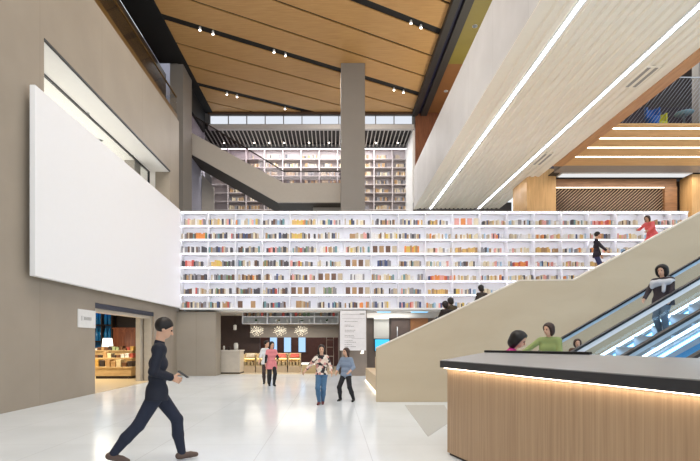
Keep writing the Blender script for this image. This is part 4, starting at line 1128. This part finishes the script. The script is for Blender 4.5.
# stairs
bx = mid(xat(600,17))
person('boy in a dark jacket standing on the stairs reaching toward the bookcase', (bx,17,step_top(bx)), 1.58, ROT(-28), feet=((.03,.06,0),(-.03,-.06,0)), hands=((.1,.17,.5),(.24,-.1,.53)), look=(.9,.3,-.05),
    girth=.86, hair='short', top=('jacket', plain('black_jacket', (44,40,52), .8)), hem=-.03, legs=('jeans', plain('indigo_denim', (56,62,104), .8)), res=.011)
rx = mid(xat(652,17)); CORAL = plain('coral_top', (236,112,114), .8)
person('person in a coral red top bending over on the stairs', (rx,17,step_top(rx)), 1.36, ROT(205), hip=.37, lean=(.5,0), feet=((.06,.08,0),(-.06,-.08,0)), hands=((.34,.1,.42),(.3,-.2,.5)), look=(.9,.1,-.3),
    hair='bob', hairm=HAIRB, top=('jacket', CORAL), hem=-.08, legs=('trousers', CORAL), res=.011)
def seated(label, px, Y, zt, hair, hm, topn, rgb, yaw, h=1.6):
    x = xat(px, Y); seat = step_top(x)
    z = zat(zt, Y)-.5*h          # head top minus sitting height puts the hips
    hp = .08; base = z-hp*h+.0
    person(label, (x,Y,seat), h, ROT(yaw), hip=max(.07,(z-seat)/h), lean=(.12,0), feet=((.3,.07,.0),(.27,-.07,.0)), hands=((.24,.08,.2),(.24,-.06,.2)), look=(1,.2,-.2),
        hair=hair, hairm=hm, top=('jacket', plain(topn, rgb, .8)), hem=.0, legs=('trousers', BLKT), res=.012)
seated('dark-haired person seated on the stairs, lower of the two heads close together', 447.5, 16.0, 301.5, 'bob', HAIR, 'black_coat', (40,34,34), 118)
seated('dark-haired person seated just above another on the stairs, head slightly higher', 452.5, 16.95, 297.8, 'bob', HAIR, 'olive_coat', (70,62,48), 112, 1.66)
seated('dark-haired person seated alone further up the stairs near the landing', 483, 17.3, 285.3, 'bob', HAIR, 'charcoal_coat', (58,52,50), 110)
# escalator and desk
ex = xat(551,8.5); tz = lambda x: max(0, math.floor((x-3.25)/.343)*.2+.21)
person('woman in a lime green coat riding at the foot of the escalator', (ex,8.55,tz(ex)), 1.775-tz(ex), ROT(-125), lean=(.05,0), feet=((.02,.06,0),(-.02,-.06,0)), hands=((.16,.14,.5),(.14,-.34,.62)), look=(.8,-.45,-.1),
    hair='bob', hairm=HAIRB, top=('coat', plain('lime_coat', (146,160,100), .8)), hem=-.16, legs=('trousers', BLKT), girth=1.05, res=.009)
kx = xat(573,8.5)
person('small brown-haired child beside the lime green coat, only the head showing', (kx,8.35,tz(kx)), .9, ROT(-110), hands=((.1,.17,.48),(.1,-.17,.48)), look=(1,0,0), hair='bob', hairm=HAIRB, top=('jacket', plain('brown_jacket', (96,70,58), .8)), legs=('trousers', BLKT), res=.01)
gx = xat(514,7.6)
person('person in a magenta top with full dark hair leaning behind the reception desk', (gx-.22,7.74,0), 1.7, ROT(-20), hip=.5, lean=(.45,0), feet=((.0,.06,0),(-.05,-.06,0)), hands=((.36,.05,.76),(.33,-.06,.74)), look=(.9,-.2,-.45),
    hair='fullbob', hairm=HAIR, top=('top', plain('magenta_top', (190,40,120), .8)), hem=-.03, legs=('trousers', BLKT), res=.009)
wx = xat(663,8.5); wh = 2.8-tz(wx)
g_, gj = person('girl with loose dark hair and pale scarf riding up the escalator', (wx,8.5,tz(wx)), wh, ROT(-150), lean=(.04,0), feet=((.04,.06,0),(-.04,-.06,0)), hands=((.12,.15,.5),(.12,-.2,.55)), look=(.95,.1,-.2),
    hair='fullbob', hairm=HAIR, top=('top', plain('black_top', (60,52,56), .8)), hem=-.05, legs=('jeans', plain('grey_denim', (96,112,128), .8)), res=.009, girth=1.15)
sl_, sr_ = gj['shl'], gj['shr']; mid_ = (sl_+sr_)/2
ring = [mid_+V(.085*wh*math.cos(a)+.01*wh, .125*wh*math.sin(a), (.0-.03*math.cos(a)-.02*abs(math.sin(a)))*wh) for a in [2*math.pi*i/12 for i in range(13)]]
grow('scarf', [('c', ring[i], ring[i+1], .036*wh, .036*wh, .03) for i in range(12)]+[('c', ring[2], ring[10]+V(0,0,-.05)*wh, .035*wh, .04*wh, .03)]+[('c', ring[1], ring[1]+V(.02,0,-.13)*wh, .03*wh, .024*wh, .02)], plain('grey_scarf', (200,202,208), .85, var=.15), g_, .009)

# ------------------------------------------------------------------ light and camera
def area(name, loc, size, power, col=(1,1,1), rot=(0,0,0)):
    l = bpy.data.lights.new(name, 'AREA'); l.shape = 'RECTANGLE'; l.size, l.size_y = size; l.energy = power; l.color = col
    o = bpy.data.objects.new(name, l); C.objects.link(o); o.location = loc; o.rotation_euler = rot
    return o
for y in (3,9,15): area('overhead_fill', (-1.2,y,15.2), (9,3), 520, (1,.97,.93), (math.radians(28),0,0)).data.spread = math.radians(150)  # added unseen overhead panels, tilted back to brighten floor and bookcase
area('upper_room_fill', (-9.6,16,6.5), (2.6,9), 150, (1,.93,.84), rot=(math.pi,0,0))  # added uplight hidden behind the screen, brightens the room's ceiling
area('shop_light', (-10.6,18.5,3.15), (3,5), 330, (1,.9,.72))
area('cafe_light', (-2.2,23.6,2.3), (4.2,.4), 70, (1,.92,.8))  # added area light under the hanging shelf, brightens the produce stands
area('cafe_light', (-2.2,27.5,2.88), (3.8,2), 70, (1,.9,.8))
area('entrance_fill', (2.4,21.9,2.88), (2.6,.5), 22, (1,.96,.9))  # added area light without a fixture, brightens the entrance wall
area('hall_light', (-1.5,30.8,14.4), (10,2), 420)
area('upper_floor_light', (14,21.5,14.05), (4,4), 140)
area('gallery_fill', (7.2,22,11.5), (1.5,10), 160, (1,.95,.8), rot=(math.pi,0,0))  # added uplight without a fixture, brightens the gallery ceiling
area('back_hall_light', (14,22.2,9.3), (6,.4), 90, (1,.92,.82))
area('far_hall_fill', (1.2,26,15.2), (4.5,3), 240, (1,.95,.88))  # added area light under the wood ceiling, brightens column and stair
w = bpy.data.worlds.new('daylight'); bpy.context.scene.world = w; w.use_nodes = True
bg = w.node_tree.nodes['Background']; bg.inputs['Color'].default_value = (.86,.93,1,1); bg.inputs['Strength'].default_value = 1.0
cam = bpy.data.cameras.new('camera'); co = bpy.data.objects.new('camera', cam); C.objects.link(co)
co.location = (0,0,H); co.rotation_euler = (math.pi/2,0,0)
cam.sensor_width = 36; cam.lens = F/700*36; cam.shift_x = (350-PX)/700; cam.shift_y = (PY-230.5)/700; cam.clip_end = 200
bpy.context.scene.camera = co
vs = bpy.context.scene.view_settings
vs.view_transform = 'Standard'; vs.look = 'None'; vs.gamma = 1; vs.use_curve_mapping = False; vs.exposure = 0.38
